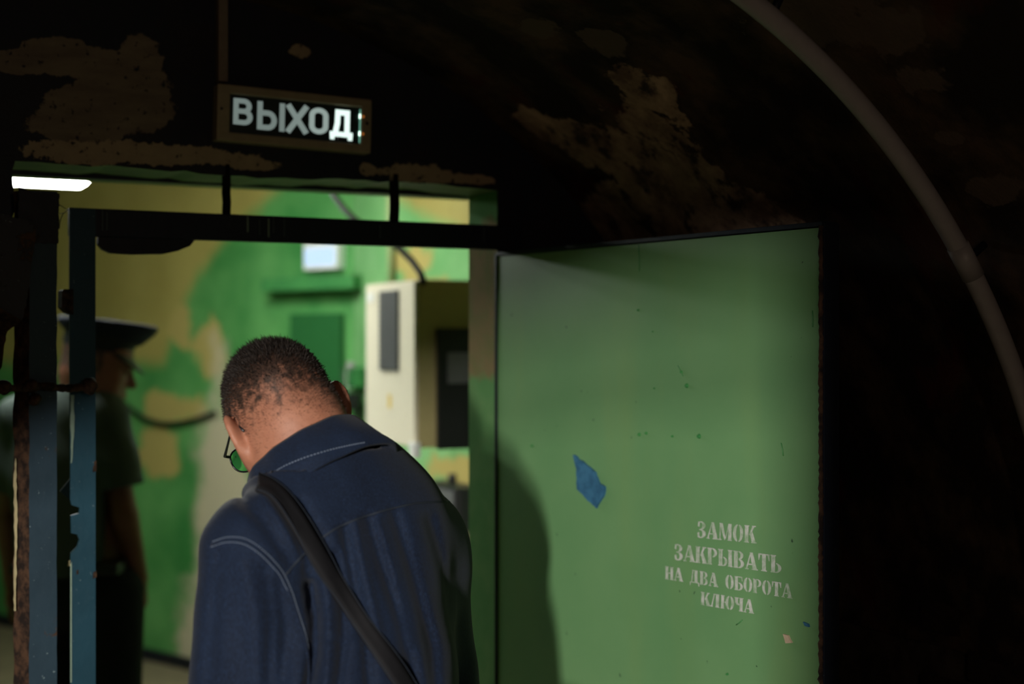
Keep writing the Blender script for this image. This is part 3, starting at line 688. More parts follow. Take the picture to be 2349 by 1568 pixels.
# green steel door on the bent wall
p = dl(676, 720); q2 = dl(792, 720)
d2 = tag(struct(empty('door_2', (0, 0, 0))), 'dark green door in the far green wall', 'door'); xa_, xb_ = min(p.x, q2.x), max(p.x, q2.x)
d2.matrix_world = Mdiag @ Matrix.Translation((xa_, 0, 0)); DW2 = xb_-xa_; zt_ = p.z
def yb(a, b): return (min(sgn*a, sgn*b), max(sgn*a, sgn*b))
box('leaf', 0, DW2, *yb(0, .03), .02, zt_, plain('dark_green_enamel', (.022, .125, .035), .4), d2, .003)
box('lintel_ledge', -.15, DW2+.12, *yb(0, .10), zt_+.10, zt_+.16, MAT['greenenamel'], d2, .006)
box('handle', .06, .09, *yb(.03, .07), 1.0, 1.1, MAT['black'], d2, .004)
# cables and conduit
cb = tag(empty('black_cable', tuple(at(770, 440, 4.6))), 'thick black cable sloping down to the cabinet top', 'cable')
path = [(735, 380, 4.9), (768, 452, 4.8), (790, 480, 4.75), (812, 502, 4.7), (860, 535, 4.65), (915, 568, 4.6), (945, 598, 4.55), (965, 626, 4.5), (972, 650, 4.48)]
tube('cable', [at(*p)-cb.location for p in path], .011, MAT['rubber'], cb, 10)
pc = tag(tube('wall_conduit', [onr(893, 380, .02), onr(896, 560, .02), onr(898, 655, .02)], .014, plain('pale_green_conduit', (.35, .42, .2)), None, 10), 'pale vertical conduit on the wall above the cabinet', 'conduit')
wc = tag(empty('wall_cable', tuple(ondiag(380, 960))), 'dark cable sagging across the far green wall', 'cable')
off = (Mdiag.to_3x3() @ Vector((0, sgn, 0)))*.02
tube('cable', [ondiag(a, b)+off-wc.location for a, b in ((180, 860), (250, 890), (300, 932), (340, 960), (380, 972), (420, 970), (460, 960), (500, 945))], .011, MAT['rubber'], wc, 8)
# switch box and pale pipe low on the right wall
p = onr(1066, 1160); bx = tag(empty('junction_box', (RX, p.y, p.z)), 'dark junction box on the wall below the cabinet', 'box')
box('case', -.10, -.001, -.16, .16, -.075, .085, MAT['black'], bx, .008); box('cover', -.108, -.10, -.13, .13, -.06, .07, MAT['ventgrey'], bx, .004); tube('gland', [(-.05, 0, .085), (-.05, 0, .12)], .015, MAT['black'], bx)
p = onr(1078, 1215); pb = tag(tube('pale_pipe', [(RX-.05, p.y, 0.0), (RX-.05, p.y, p.z-.04), (RX-.05, p.y, p.z)], .05, plain('pale_cream_pipe', (.55, .46, .30)), None, 14), 'pale cream pipe standing below the dark junction box', 'pipe')

# ------------------------------------------------------------------ people: bodies and clothes grown from distance fields
def smin(a, b, k):
    h = np.clip(.5+.5*(b-a)/k, 0, 1); return b*(1-h)+a*h-k*h*(1-h)
def smax(a, b, k): return -smin(-a, -b, k)
def ell(P, c, r, Rm=None):
    q = P-np.asarray(c, dtype=np.float32)
    if Rm is not None: q = q @ np.asarray(Rm, dtype=np.float32).T
    r = np.asarray(r, dtype=np.float32); k0 = np.linalg.norm(q/r, axis=1); k1 = np.linalg.norm(q/(r*r), axis=1)
    return k0*(k0-1)/np.maximum(k1, 1e-6)
def cap(P, a, b, ra, rb):
    a = np.asarray(a, dtype=np.float32); b = np.asarray(b, dtype=np.float32); ab = b-a
    t = np.clip(((P-a) @ ab)/float(ab @ ab), 0, 1)
    return np.linalg.norm(P-a-t[:, None]*ab, axis=1)-(ra+(rb-ra)*t)
def segd(P, a, b): return cap(P, a, b, 0, 0)
def polyd(P, pts):
    d = None
    for a, b in zip(pts[:-1], pts[1:]):
        e = segd(P, a, b); d = e if d is None else np.minimum(d, e)
    return d
def grow(fn, lo, hi, h):
    """surface nets on a sparse grid; returns verts, quads"""
    lo = np.asarray(lo, dtype=np.float64); n_ = np.ceil((np.asarray(hi)-lo)/h/4).astype(int)*4
    cg = [lo[i]+np.arange(n_[i]//4+1)*h*4 for i in range(3)]
    G = np.stack(np.meshgrid(*cg, indexing='ij'), -1).reshape(-1, 3).astype(np.float32)
    cv = fn(G).reshape([len(c) for c in cg])
    far = np.repeat(np.repeat(np.repeat(cv, 4, 0), 4, 1), 4, 2)[:n_[0]+1, :n_[1]+1, :n_[2]+1].copy()
    near = np.abs(far) < h*4*2.2
    idx = np.argwhere(near)
    for s in range(0, len(idx), 400000):
        I = idx[s:s+400000]; far[I[:, 0], I[:, 1], I[:, 2]] = fn((lo+I*h).astype(np.float32))
    ins = far < 0
    c = sum(ins[a:ins.shape[0]-1+a, b:ins.shape[1]-1+b, d:ins.shape[2]-1+d].astype(np.int8) for a in (0, 1) for b in (0, 1) for d in (0, 1))
    cells = np.argwhere((c > 0) & (c < 8)); cid = -np.ones(c.shape, dtype=np.int64); cid[tuple(cells.T)] = np.arange(len(cells))
    acc = np.zeros((len(cells), 3)); cnt = np.zeros(len(cells))
    cor = [(a, b, d) for a in (0, 1) for b in (0, 1) for d in (0, 1)]
    vals = {k: far[cells[:, 0]+k[0], cells[:, 1]+k[1], cells[:, 2]+k[2]] for k in cor}
    for k in cor:
        for ax in range(3):
            if k[ax]: continue
            k2 = tuple(k[i]+(i == ax) for i in range(3)); a, b = vals[k], vals[k2]; cr = (a < 0) != (b < 0)
            t = np.where(cr, a/np.where(cr, a-b, 1), 0)
            p = np.array(k, dtype=float)[None]+t[:, None]*(np.array(k2)-np.array(k))[None]
            acc[cr] += p[cr]; cnt[cr] += 1
    V = lo+(cells+acc/cnt[:, None])*h; Q = []
    for ax in range(3):
        u, v = (ax+1) % 3, (ax+2) % 3
        sl0 = [slice(None)]*3; sl1 = [slice(None)]*3; sl0[ax] = slice(0, -1); sl1[ax] = slice(1, None)
        A, B = ins[tuple(sl0)], ins[tuple(sl1)]; E = np.argwhere(A != B); flip = A[tuple(E.T)]
        ok = (E[:, u] > 0) & (E[:, v] > 0) & (E[:, u] < c.shape[u]) & (E[:, v] < c.shape[v]); E, flip = E[ok], flip[ok]
        du = np.zeros(3, int); du[u] = 1; dv = np.zeros(3, int); dv[v] = 1
        q = np.stack([cid[tuple((E-du-dv).T)], cid[tuple((E-dv).T)], cid[tuple(E.T)], cid[tuple((E-du).T)]], 1)
        q[~flip] = q[~flip][:, ::-1]; Q.append(q)
    Q = np.concatenate(Q); Q = Q[(Q >= 0).all(1)]
    return V, Q
def grown(name, fn, lo, hi, h, mat, parent, origin):
    V, Q = grow(fn, lo, hi, h); V = V-np.asarray(origin)
    me = bpy.data.meshes.new(name); me.vertices.add(len(V)); me.vertices.foreach_set('co', V.astype(np.float32).ravel())
    me.loops.add(Q.size); me.loops.foreach_set('vertex_index', Q.astype(np.int32).ravel())
    me.polygons.add(len(Q)); me.polygons.foreach_set('loop_start', np.arange(0, Q.size, 4, dtype=np.int32)); me.polygons.foreach_set('loop_total', np.full(len(Q), 4, dtype=np.int32))
    me.update(calc_edges=True); me.validate()
    return link(name, me, mat, parent, True)
def rotm(f, roll):
    """rows = local axes (right, forward, up) in the outer frame"""
    f = np.array(f, float); f /= np.linalg.norm(f); r = np.cross(f, [0, 0, 1.0]); r /= np.linalg.norm(r); u = np.cross(r, f)
    c, s = math.cos(roll), math.sin(roll)
    r2 = r*c+u*s; u2 = u*c-r*s
    return np.array([r2, f, u2])
def headsdf(P, c, Rm, ears=True, sc=1.0):
    q = (P-np.asarray(c, np.float32)) @ np.asarray(Rm, np.float32).T/sc
    d = ell(q, (0, -.012, .045), (.081, .100, .088))
    d = smin(d, ell(q, (0, .035, .035), (.068, .062, .075)), .03)           # forehead
    d = smin(d, ell(q, (0, .048, -.045), (.058, .052, .068)), .035)         # mid face
    d = smin(d, ell(q, (0, .062, -.088), (.036, .036, .026)), .03)          # chin
    d = smin(d, ell(q, (0, -.030, -.030), (.072, .070, .062)), .04)         # occiput and jaw mass
    for s in (-1, 1):
        d = smin(d, ell(q, (s*.046, .025, -.060), (.026, .050, .040)), .03)  # jowls
        d = smin(d, ell(q, (s*.045, .066, -.020), (.018, .016, .014)), .02)  # cheekbones
        d = smax(d, -ell(q, (s*.031, .098, .008), (.017, .014, .011)), .012)  # eye sockets
        d = smin(d, ell(q, (s*.031, .086, .007), (.0125, .0125, .0115)), .003)
    d = smin(d, cap(q, (0, .092, .012), (0, .116, -.028), .009, .013), .014)  # nose
    d = smin(d, ell(q, (0, .094, .026), (.048, .012, .008)), .014)            # brow
    d = smin(d, ell(q, (0, .096, -.060), (.024, .012, .006)), .006); d = smin(d, ell(q, (0, .094, -.070), (.021, .012, .007)), .006)
    if ears:
        for s in (-1, 1):
            a = math.radians(34); t = math.radians(-14)
            e = q-np.array([s*.0895, -.016, -.004], np.float32); ex = e[:, 0]*s; ey = e[:, 1]; ez = e[:, 2]
            x1 = ex*math.cos(a)+ey*math.sin(a); y1 = -ex*math.sin(a)+ey*math.cos(a)
            y2 = y1*math.cos(t)-ez*math.sin(t); z2 = y1*math.sin(t)+ez*math.cos(t)
            E = np.stack([x1, y2, z2], 1)
            E = E/1.14; x1 = x1/1.14; y2 = y2/1.14; z2 = z2/1.14
            ear = ell(E, (0, 0, .006), (.0075, .019, .031)); ear = smin(ear, ell(E, (0, .005, -.024), (.007, .010, .013)), .008)
            ear = smax(ear, -ell(E, (.008, .004, .004), (.006, .011, .017)), .006)
            rim = np.abs(np.sqrt((y2/.019)**2+((z2-.006)/.031)**2)-.93)*.022
            ear = smin(ear, np.sqrt(rim**2+(x1-.002)**2)-.0042, .004)
            d = smin(d, ear, .003)
    return d*sc
def handsdf(P, wr, fw, side, k=.008):
    """relaxed hand hanging from the wrist; fw = horizontal forward direction, side = outward direction"""
    wr = np.array(wr, float); fw = np.array(fw, float); side = np.array(side, float); dn = np.array([0, 0, -1.0])
    palm = wr+dn*.055; d = cap(P, wr, wr+dn*.07+fw*.008, .024, .026); d = smin(d, cap(P, palm-fw*.018, palm+fw*.022+dn*.03, .017, .015), .015)
    for i, (o, L) in enumerate(((.030, .072), (.010, .082), (-.010, .076), (-.028, .060))):
        a = wr+dn*.090+fw*o; b = a+dn*L*.45+fw*.004-side*.006; c = b+dn*L*.35-side*.018; e = c+dn*L*.2-side*.016
        f = np.minimum(np.minimum(cap(P, a, b, .0095, .009), cap(P, b, c, .009, .008)), cap(P, c, e, .008, .0068)); d = smin(d, f, k*.6)
    a = wr+dn*.035+fw*.025; b = a+dn*.035+fw*.026; c = b+dn*.032+fw*.006-side*.006
    return smin(d, np.minimum(cap(P, a, b, .013, .010), cap(P, b, c, .010, .0085)), k)

# ------------------------------------------------------------------ skin and cloth materials
def skin_mat(name, skin, dark, hair=(.018, .013, .011)):
    n = NT(name, .5, .35)
    at_ = n.n('ShaderNodeAttribute', attribute_name='stubble')
    f = n.noise(30, 6, .65); fine = n.noise(420, 3, .6)
    c = n.mix(n.ramp(f, .35, .7), skin, dark)
    c = n.mix(n.math('MULTIPLY', n.ramp(fine, .5, .7), .22), c, tuple(x*.5 for x in skin))
    mot = n.noise(75, 4, .6)
    mk = n.math('ADD', at_.outputs['Fac'], n.math('MULTIPLY', n.math('SUBTRACT', mot, .5), 1.5))
    hf = n.math('MULTIPLY', n.ramp(mk, .42, .80), .93)
    c = n.mix(hf, c, n.mix(n.ramp(n.noise(260, 3), .4, .7), hair, (.055, .035, .025)))
    n.color(c); n.bump(n.math('ADD', f, n.math('MULTIPLY', fine, .5)), .25, .002)
    n.b.inputs['Subsurface Weight'].default_value = .08; n.b.inputs['Subsurface Radius'].default_value = (.01, .004, .002); return n.m
def denim_mat(name, c1, c2):
    n = NT(name, .8, .2)
    w1 = n.noise(900, 2, .5, vec=n.scaled((1, 1, .22))); w2 = n.noise(900, 2, .5, vec=n.scaled((.3, .3, 1.2))); big = n.noise(9, 6, .6, vec=n.scaled((1.6, 1.6, .5)))
    c = n.mix(n.ramp(big, .35, .72), c1, c2); c = n.mix(n.math('MULTIPLY', n.ramp(w1, .45, .72), .55), c, tuple(min(1, x*2.6) for x in c2))
    n.color(c); n.bump(n.math('ADD', w1, w2), .35, .0008)
    n.b.inputs['Sheen Weight'].default_value = .06; return n.m
MAT['skin'] = skin_mat('tanned_skin', (.42, .185, .115), (.33, .135, .082))
MAT['denim'] = denim_mat('dark_blue_denim', (.0030, .0070, .0190), (.0058, .0128, .0320))
MAT['stitch'] = plain('pale_denim_thread', (.15, .19, .26), .8)
MAT['seamdark'] = plain('dark_seam_thread', (.022, .030, .045), .8)
MAT['trouser'] = plain('charcoal_trousers', (.014, .015, .019), .85, .15)
MAT['leather'] = plain('black_leather', (.011, .011, .013), .5, .4)
MAT['web'] = plain('black_webbing', (.010, .010, .012), .75, .2)

# ------------------------------------------------------------------ man with glasses in the denim shirt (coordinates: camera ground frame)
MO = np.array([-.27, 2.12, 0.0])
man = tag(empty('person', tuple(c2w(MO)), -YAW), 'man in dark denim shirt and glasses walking away, head bowed', 'person')
LS, RS = cam_pt(594, 1264, 2.00), cam_pt(955, 1262, 2.30)
LE, RE = cam_pt(564, 1620, 2.00), cam_pt(1012, 1640, 2.34)
LWr, RWr = np.array([-.36, 2.12, .83]), np.array([-.03, 2.42, .84])
C7 = cam_pt(705, 1090, 2.12); EAR = cam_pt(657, 975, 2.20)
PEL = np.array([-.245, 2.08, .95]); CH = cam_pt(785, 1330, 2.14)
tl = np.array([RS[0]-LS[0], RS[1]-LS[1], 0]); tl /= np.linalg.norm(tl); tf = np.array([-tl[1], tl[0], 0])
tl = np.array([.66, .75, 0]); tl /= np.linalg.norm(tl); tf = np.array([-tl[1], tl[0], 0])
RT = np.array([tl, tf, [0, 0, 1.0]])
RH = rotm((-.40, .82, -.40), math.radians(17))
def man_torso(P, g):
    d = ell(P, CH+np.array([0, 0, -.02]), (.190+g, .130+g, .250+g), RT)
    d = smin(d, ell(P, PEL+np.array([0, 0, .10]), (.185+g, .150+g, .20+g), RT), .08)
    d = smin(d, cap(P, LS, RS, .060+g, .060+g), .07)
    d = smin(d, ell(P, (LS*.33+RS*.67)+np.array([0, -.01, .036]), (.115+g, .090+g, .078+g), RT), .07)
    d = smin(d, cap(P, C7+np.array([0, .01, -.05]), CH, .075+g, .11+g), .07)
    return d
hipL, hipR = PEL-tl*.095-np.array([0, 0, .03]), PEL+tl*.095-np.array([0, 0, .03])
kneeL, kneeR = np.array([hipL[0]-.01, hipL[1]+.07, .50]), np.array([hipR[0]+.01, hipR[1]-.02, .50])
ankL, ankR = np.array([kneeL[0], kneeL[1]+.02, .09]), np.array([kneeR[0]+.01, kneeR[1]-.14, .10])
HS = .955
def man_body(P):
    d = headsdf(P, EAR, RH, sc=HS)
    nk = cap(P, EAR+RH.T @ np.array([0, -.035, -.03]), C7+np.array([0, .02, -.04]), .066, .076)
    d = smin(d, nk, .04)
    t = man_torso(P, -.055)
    d = smin(d, t, .03)
    for S, E, W, sd in ((LS, LE, LWr, -tl), (RS, RE, RWr, tl)):
        d = smin(d, np.minimum(cap(P, S, E, .040, .038), cap(P, E, W, .040, .026)), .012)
        d = smin(d, handsdf(P, W, tf, sd), .012)
    for hp, k, a in ((hipL, kneeL, ankL), (hipR, kneeR, ankR)):
        d = smin(d, np.minimum(cap(P, hp, k, .078, .052), cap(P, k, a, .052, .036)), .03)
        d = smin(d, cap(P, a+np.array([0, 0, -.04]), a+np.array([-.05, .13, -.055]), .034, .026), .03)
    return d
body = grown('body', man_body, (-.58, 1.80, .0), (.13, 2.62, 1.66), .0045, MAT['skin'], man, MO)
# stubble / hair density on the scalp
co = np.empty(len(body.data.vertices)*3, np.float32); body.data.vertices.foreach_get('co', co); co = co.reshape(-1, 3)
hq = (co+MO-EAR) @ RH.T/HS
st = np.clip((hq[:, 2]+.040+.15*np.minimum(0, hq[:, 0]))/.118, 0, 1)*.86+.12
st = np.where(hq[:, 2] < -.075, 0, st*np.clip((hq[:, 2]+.075)/.06, 0, 1))
st *= np.clip((.062-hq[:, 1])/.02, 0, 1)                       # no hair on the face
st *= np.where((np.abs(hq[:, 0]) > .083) & (hq[:, 2] < .04), 0, 1)   # ears bare
st += np.where((hq[:, 0] > .03) & (hq[:, 2] > 0) & (hq[:, 2] < .07) & (hq[:, 1] < .03), .12, 0)
att = body.data.attributes.new('stubble', 'FLOAT', 'POINT'); att.data.foreach_set('value', np.clip(st, 0, 1).astype(np.float32))
nrm = np.empty(len(body.data.vertices)*3, np.float32); body.data.vertices.foreach_get('normal', nrm); nrm = nrm.reshape(-1, 3)
def hair_mesh(name, sel_w, count, length, parent, mat, width=.0005):
    idx = rng.choice(len(co), count, p=sel_w/sel_w.sum())
    base = co[idx]+rng.normal(0, .0017, (count, 3)); nn = nrm[idx]
    comb = RH.T @ np.array([0, .5, .3]); dr = nn+comb*.7+rng.normal(0, .22, (count, 3)); dr /= np.linalg.norm(dr, axis=1)[:, None]
    sd = np.cross(dr, rng.normal(0, 1, (count, 3))); sd /= np.linalg.norm(sd, axis=1)[:, None]
    ln = (length[idx]*rng.uniform(.6, 1.25, count))[:, None]
    a = base-nn*.002-sd*width; b = base-nn*.002+sd*width; m_ = base+dr*ln*.6; e = base+dr*ln+comb*ln*.15
    V = np.stack([a, b, m_+sd*width*.7, m_-sd*width*.7, e], 1).reshape(-1, 3)
    k = np.arange(count)*5; F = [(i, i+1, i+2, i+3) for i in k]+[(i+3, i+2, i+4) for i in k]
    return tag(mesh_obj(name, V, F, mat, parent), kind='stuff')
hlen = .0030+.010*np.clip((hq[:, 2]-.075)/.05, 0, 1)
wgt = np.where((st > .55), np.clip((st-.50), 0, 1)**1.5, 0).astype(np.float64)
hair_mesh('hair', wgt, 16000, hlen, man, speckled('dark_brown_hair', (.012, .009, .008), (.035, .024, .018), 200, .6, .3))
wg2 = np.where((st > .05) & (st < .75), st, 0).astype(np.float64)
hair_mesh('stubble_hair', wg2, 14000, np.full(len(co), .0024, np.float32), man, plain('grey_brown_stubble', (.05, .032, .024), .7), .00018)

# shirt
def cp(*pts): return [cam_pt(*p) for p in pts]
FOLDS = [  # lines on the back of the shirt as seen from behind (direction x/d, z/d), width, depth of groove (+) or ridge (-)
 ([(845, 1190), (880, 1300), (925, 1430), (950, 1568), (960, 1700)], 15, .007), ([(790, 1215), (812, 1330), (838, 1450), (850, 1600)], 12, .008),
 ([(905, 1180), (950, 1330), (990, 1480), (1005, 1650)], 14, .006), ([(985, 1190), (1030, 1350), (1055, 1500), (1060, 1650)], 15, .005),
 ([(690, 1150), (735, 1230), (780, 1330), (815, 1450)], 13, .004), ([(712, 1340), (722, 1420), (722, 1500), (700, 1620)], 13, .018),
 ([(768, 1270), (786, 1380), (790, 1470), (770, 1620)], 10, .009), ([(742, 1300), (755, 1400), (756, 1480), (745, 1600)], 12, -.006),
 ([(640, 1150), (680, 1230), (706, 1310)], 12, .006), ([(560, 1150), (610, 1200), (665, 1285)], 16, .006), ([(600, 1135), (650, 1200), (690, 1280)], 12, -.004),
 ([(735, 1397), (780, 1388)], 5, .004), ([(735, 1462), (775, 1468)], 5, .004), ([(560, 1290), (585, 1400), (592, 1560)], 22, -.006),
 ([(640, 1340), (655, 1440), (650, 1560)], 14, .005), ([(505, 1270), (492, 1400), (480, 1560)], 14, .004), ([(610, 1300), (622, 1420), (615, 1560)], 9, .003),
 ([(868, 1200), (905, 1330), (940, 1480)], 10, -.004), ([(815, 1200), (838, 1320), (870, 1450)], 10, -.004)]
def fold_field(P):
    u = P[:, 0]/P[:, 1]*FPX+CX; v = CY-(P[:, 2]-EYE)/P[:, 1]*FPX; Q = np.stack([u, v, np.zeros_like(u)], 1).astype(np.float32)
    back = np.clip((CH[1]+.06-P[:, 1])/.06, 0, 1); out = np.zeros(len(P), np.float32)
    for pts, wd, amp in FOLDS: out += amp*np.exp(-(polyd(Q, [(a, b, 0) for a, b in pts])/wd)**2)
    return out*back*1.3
CN = np.array([-.50, .38, .78]); CN /= np.linalg.norm(CN)
cc = np.array(C7)+np.array([.006, .020, .010])
def man_shirt(P):
    d = man_torso(P, .004)
    la_ = np.minimum(cap(P, LS+np.array([0, 0, .0]), LE, .082, .082), cap(P, LE, LE*.45+LWr*.55, .082, .062))
    d = smin(d, la_, .022)
    ra_ = np.minimum(cap(P, RS, RE, .074, .070), cap(P, RE, RE*.45+RWr*.55, .070, .056))
    d = smin(d, ra_, .07)
    d = d+fold_field(P)+.0012*np.sin(P[:, 2]*62+P[:, 0]*40)*np.sin(P[:, 0]*55+P[:, 1]*30)
    q = P-cc.astype(np.float32); hh = q @ CN.astype(np.float32); rr = np.sqrt(np.maximum(0, (q*q).sum(1)-hh*hh))
    d = smax(d, -np.maximum(rr-.104, -(hh+.036)), .006); d = smax(d, -np.maximum(rr-.066, -(hh+.08)), .006)
    return smax(d, .80-P[:, 2], .01)
shirt = grown('shirt', man_shirt, (-.58, 1.80, .78), (.13, 2.62, 1.50), .0050, MAT['denim'], man, MO)
def bvh_of(o):
    vs = [v.co.copy() for v in o.data.vertices]; return BVHTree.FromPolygons(vs, [tuple(p.vertices) for p in o.data.polygons])
SB = bvh_of(shirt)
camo = Vector((-MO[0], -MO[1], EYE))
def proj(px, py, off=.0, bv=None):
    d = Vector(cam_pt(px, py, 1.0))-Vector((0, 0, EYE)); d.normalize()
    h = (bv or SB).ray_cast(camo, d)
    if h[0] is None: return None, None
    return h[0]-d*0+h[1]*off*(1 if h[1].dot(d) < 0 else -1), (h[1] if h[1].dot(d) < 0 else -h[1])
def densify(pts, k=14):
    out = []
    P = [Vector((a, b)) for a, b in pts]; Q = [P[0]*2-P[1]]+P+[P[-1]*2-P[-2]]
    for i in range(1, len(Q)-2):
        for j in range(k):
            t = j/k; a, b, c, d = Q[i-1], Q[i], Q[i+1], Q[i+2]
            out.append(.5*((2*b)+(c-a)*t+(2*a-5*b+4*c-d)*t*t+(3*b-a-3*c+d)*t**3))
    return out+[P[-1]]
def seam(name, pts, r, mat, off=.0006, bv=None):
    P = [proj(p.x, p.y, off, bv)[0] for p in densify(pts, 10)]; P = [p for p in P if p is not None]
    if len(P) > 2: return tube(name, P, r, mat, shirt, 6)
def stitches(pts, mat, off=.0012, k=60, wlen=.45, r=.0007, bv=None):
    P = [proj(p.x, p.y, off, bv)[0] for p in densify(pts, k)]; P = [p for p in P if p is not None]; V = []; F = []
    for i in range(0, len(P)-3, 5):
        a, b = P[i], P[i+3]
        if (a-b).length > .02 or (a-b).length < 1e-5: continue
        v, f = tube_mesh([a, (a+b)/2, b], r, 4); F += [tuple(x+len(V) for x in q) for q in f]; V += v
    if V: return tag(mesh_obj('stitching', V, F, mat, shirt), kind='stuff')
slv = [(487, 1250), (520, 1240), (560, 1243), (600, 1268), (640, 1310), (662, 1350), (682, 1410), (700, 1470), (708, 1540), (705, 1600)]
seam('sleeve_seam', slv, .0022, MAT['denim'], .0004)
stitches([(a+2, b-8) for a, b in slv], MAT['stitch'], k=50); stitches([(a-2, b+4) for a, b in slv[:6]], MAT['stitch'], k=50)
yoke = [(655, 1318), (700, 1268), (765, 1215), (850, 1180), (950, 1155), (1030, 1150)]
seam('yoke_seam', yoke, .0016, MAT['seamdark'], .0002)
# collar: a folded band leaning with the neck
cu = np.cross(CN, [0, 1.0, 0]); cu /= np.linalg.norm(cu); cv_ = np.cross(CN, cu)
def ringp(phi, r, h):
    p = cc+(cu*math.cos(phi)*r*1.20+cv_*math.sin(phi)*r*1.0)+CN*h; return Vector(p-MO)
prof_c = [(.066, -.030), (.067, .0), (.069, .026), (.074, .033), (.079, .028), (.089, .0), (.105, -.044), (.100, -.046), (.081, -.006), (.075, .012), (.072, -.004), (.071, -.031)]
PHI0 = math.atan2(float(tf @ cv_), float(tf @ cu))      # the collar opens at the throat
V = []; F = []; NP = len(prof_c); NC = 72
for i in range(NC+1):
    phi = PHI0+math.radians(25+310*i/NC)
    wob = .0018*math.sin(phi*5)+.001*math.sin(phi*11)
    for (r, h) in prof_c: V.append(ringp(phi, r+wob, h+.002*math.sin(phi*3)))
for i in range(NC):
    for k in range(NP): F.append((i*NP+k, (i+1)*NP+k, (i+1)*NP+(k+1) % NP, i*NP+(k+1) % NP))
F += [tuple(range(NP)), tuple(NC*NP+k for k in reversed(range(NP)))]
collar = mesh_obj('collar', V, F, MAT['denim'], shirt, True)
CB = bvh_of(collar)
# trousers and shoes
def man_trousers(P):
    d = ell(P, PEL, (.172, .142, .16), RT)
    for hp, k, a in ((hipL, kneeL, ankL), (hipR, kneeR, ankR)):
        d = smin(d, np.minimum(cap(P, hp, k, .098, .076), cap(P, k, a+np.array([0, 0, .0]), .076, .064)), .035)
    d = d+.003*np.sin(P[:, 2]*45+P[:, 0]*30)
    return smax(smax(d, P[:, 2]-1.0, .01), .07-P[:, 2], .01)
grown('trousers', man_trousers, (-.55, 1.80, .05), (.10, 2.45, 1.02), .010, MAT['trouser'], man, MO)
for a in (ankL, ankR):
    def shoe(P, a=a):
        b = a.copy(); b[2] = .04; f = np.array([-.40, .91, 0])
        d = smin(cap(P, b-f*.05, b+f*.16, .042, .038), cap(P, b+np.array([0, 0, .05]), b, .045, .045), .03); return smax(d, .002-P[:, 2], .004)
    grown('shoe', shoe, a-np.array([.2, .15, .1]), a+np.array([.12, .28, .10]), .006, MAT['leather'], man, MO)
# glasses
def hl(x, y, z): return Vector(RH.T @ np.array([x, y, z])*HS+EAR-MO)
gl = empty('glasses'); gl.parent = man
gm = plain('dark_spectacle_frame', (.012, .012, .014), .35, .5)
ng = NT('spectacle_lens', .02, .5); ng.color((.85, .95, .85)); ng.b.inputs['Transmission Weight'].default_value = 1.0; ng.b.inputs['IOR'].default_value = 1.06
for s in (-1, 1):
    ring = [hl(s*(.036+.031*math.copysign(abs(math.cos(a))**.75, math.cos(a))), .121-.010*abs(math.cos(a)) if False else .120-.16*(max(0, s*0+abs(.036+.031*math.cos(a))-.03))**1.0*.25, -.002+.022*math.copysign(abs(math.sin(a))**.8, math.sin(a))) for a in np.linspace(0, 2*math.pi, 29)]
    tube('rim', ring, .0015, gm, gl, 8)
    ctr = hl(s*.036, .119, -.002); V = [ctr]+ring[:-1]; F = [(0, i+1, (i+1) % 28+1) for i in range(28)]
    o = mesh_obj('lens', V, F, ng.m, gl, True); md = o.modifiers.new('thickness', 'SOLIDIFY'); md.thickness = .0015
    tube('temple', [hl(s*.068, .112, .008), hl(s*.078, .105, .010), hl(s*.083, .06, .014), hl(s*.086, .02, .020), hl(s*.086, -.004, .026), hl(s*.084, -.022, .018), hl(s*.083, -.034, .004)], [.0024, .0024, .0018, .0018, .0020, .0024, .0022], gm, gl, 8)
tube('bridge', [hl(-.008, .121, .004), hl(0, .124, .008), hl(.008, .121, .004)], .0015, gm, gl, 8)

# bag strap and bag
bag = tag(empty('shoulder_bag', tuple(c2w(MO)), -YAW), 'black shoulder bag whose strap crosses the man\'s back', 'bag')
sc_ = densify([(566, 1108), (600, 1112), (632, 1128), (668, 1178), (712, 1250), (760, 1325), (808, 1398), (862, 1476), (915, 1555), (960, 1625), (1000, 1700)], 8)
L3 = []; 
for i, p in enumerate(sc_):
    a = sc_[max(0, i-1)]; b = sc_[min(len(sc_)-1, i+1)]; t = (b-a).normalized(); q = Vector((-t.y, t.x))
    row = []
    for o_ in (-22, -8, 8, 22):
        h, nn = proj(p.x+q.x*o_, p.y+q.y*o_, .004)
        row.append((h, nn))
    if all(h is not None for h, _ in row): L3.append(row)
# smooth the strap so that it bridges folds
A = np.array([[list(h) for h, _ in r] for r in L3]); N3 = np.array([[list(nn) for _, nn in r] for r in L3])
for _ in range(30):
    B = A.copy(); B[1:-1] = (A[:-2]+A[1:-1]*2+A[2:])/4; A = B
    N3[1:-1] = (N3[:-2]+N3[1:-1]*2+N3[2:])/4
A = A+N3*.003
# carry on over the shoulder to the front
m_ = len(A); V = []; F = []
for i in range(m_):
    for k in range(4): V.append(A[i, k])
    for k in (3, 2, 1, 0): V.append(A[i, k]-N3[i, k]*.0045)
for i in range(m_-1):
    for k in range(8): F.append((i*8+k, i*8+(k+1) % 8, i*8+8+(k+1) % 8, i*8+8+k))
F += [tuple(range(7, -1, -1)), tuple((m_-1)*8+k for k in range(8))]
strap = mesh_obj('strap', V, F, MAT['web'], bag, True)
for k, s in ((0, .12), (3, .12)):
    kk = 1 if k == 0 else 2
    pts = [Vector(A[i, k]*(1-s)+A[i, kk]*s+N3[i, k]*.0006) for i in range(m_)]
    tube('strap_stitching', pts, .0006, MAT['seamdark'], strap, 4)
hp = PEL+tl*.24+np.array([0, -.02, -.06])-MO
M = Matrix.Translation(Vector(hp)) @ Matrix.Rotation(math.atan2(tl[1], tl[0])+math.pi/2, 4, 'Z')
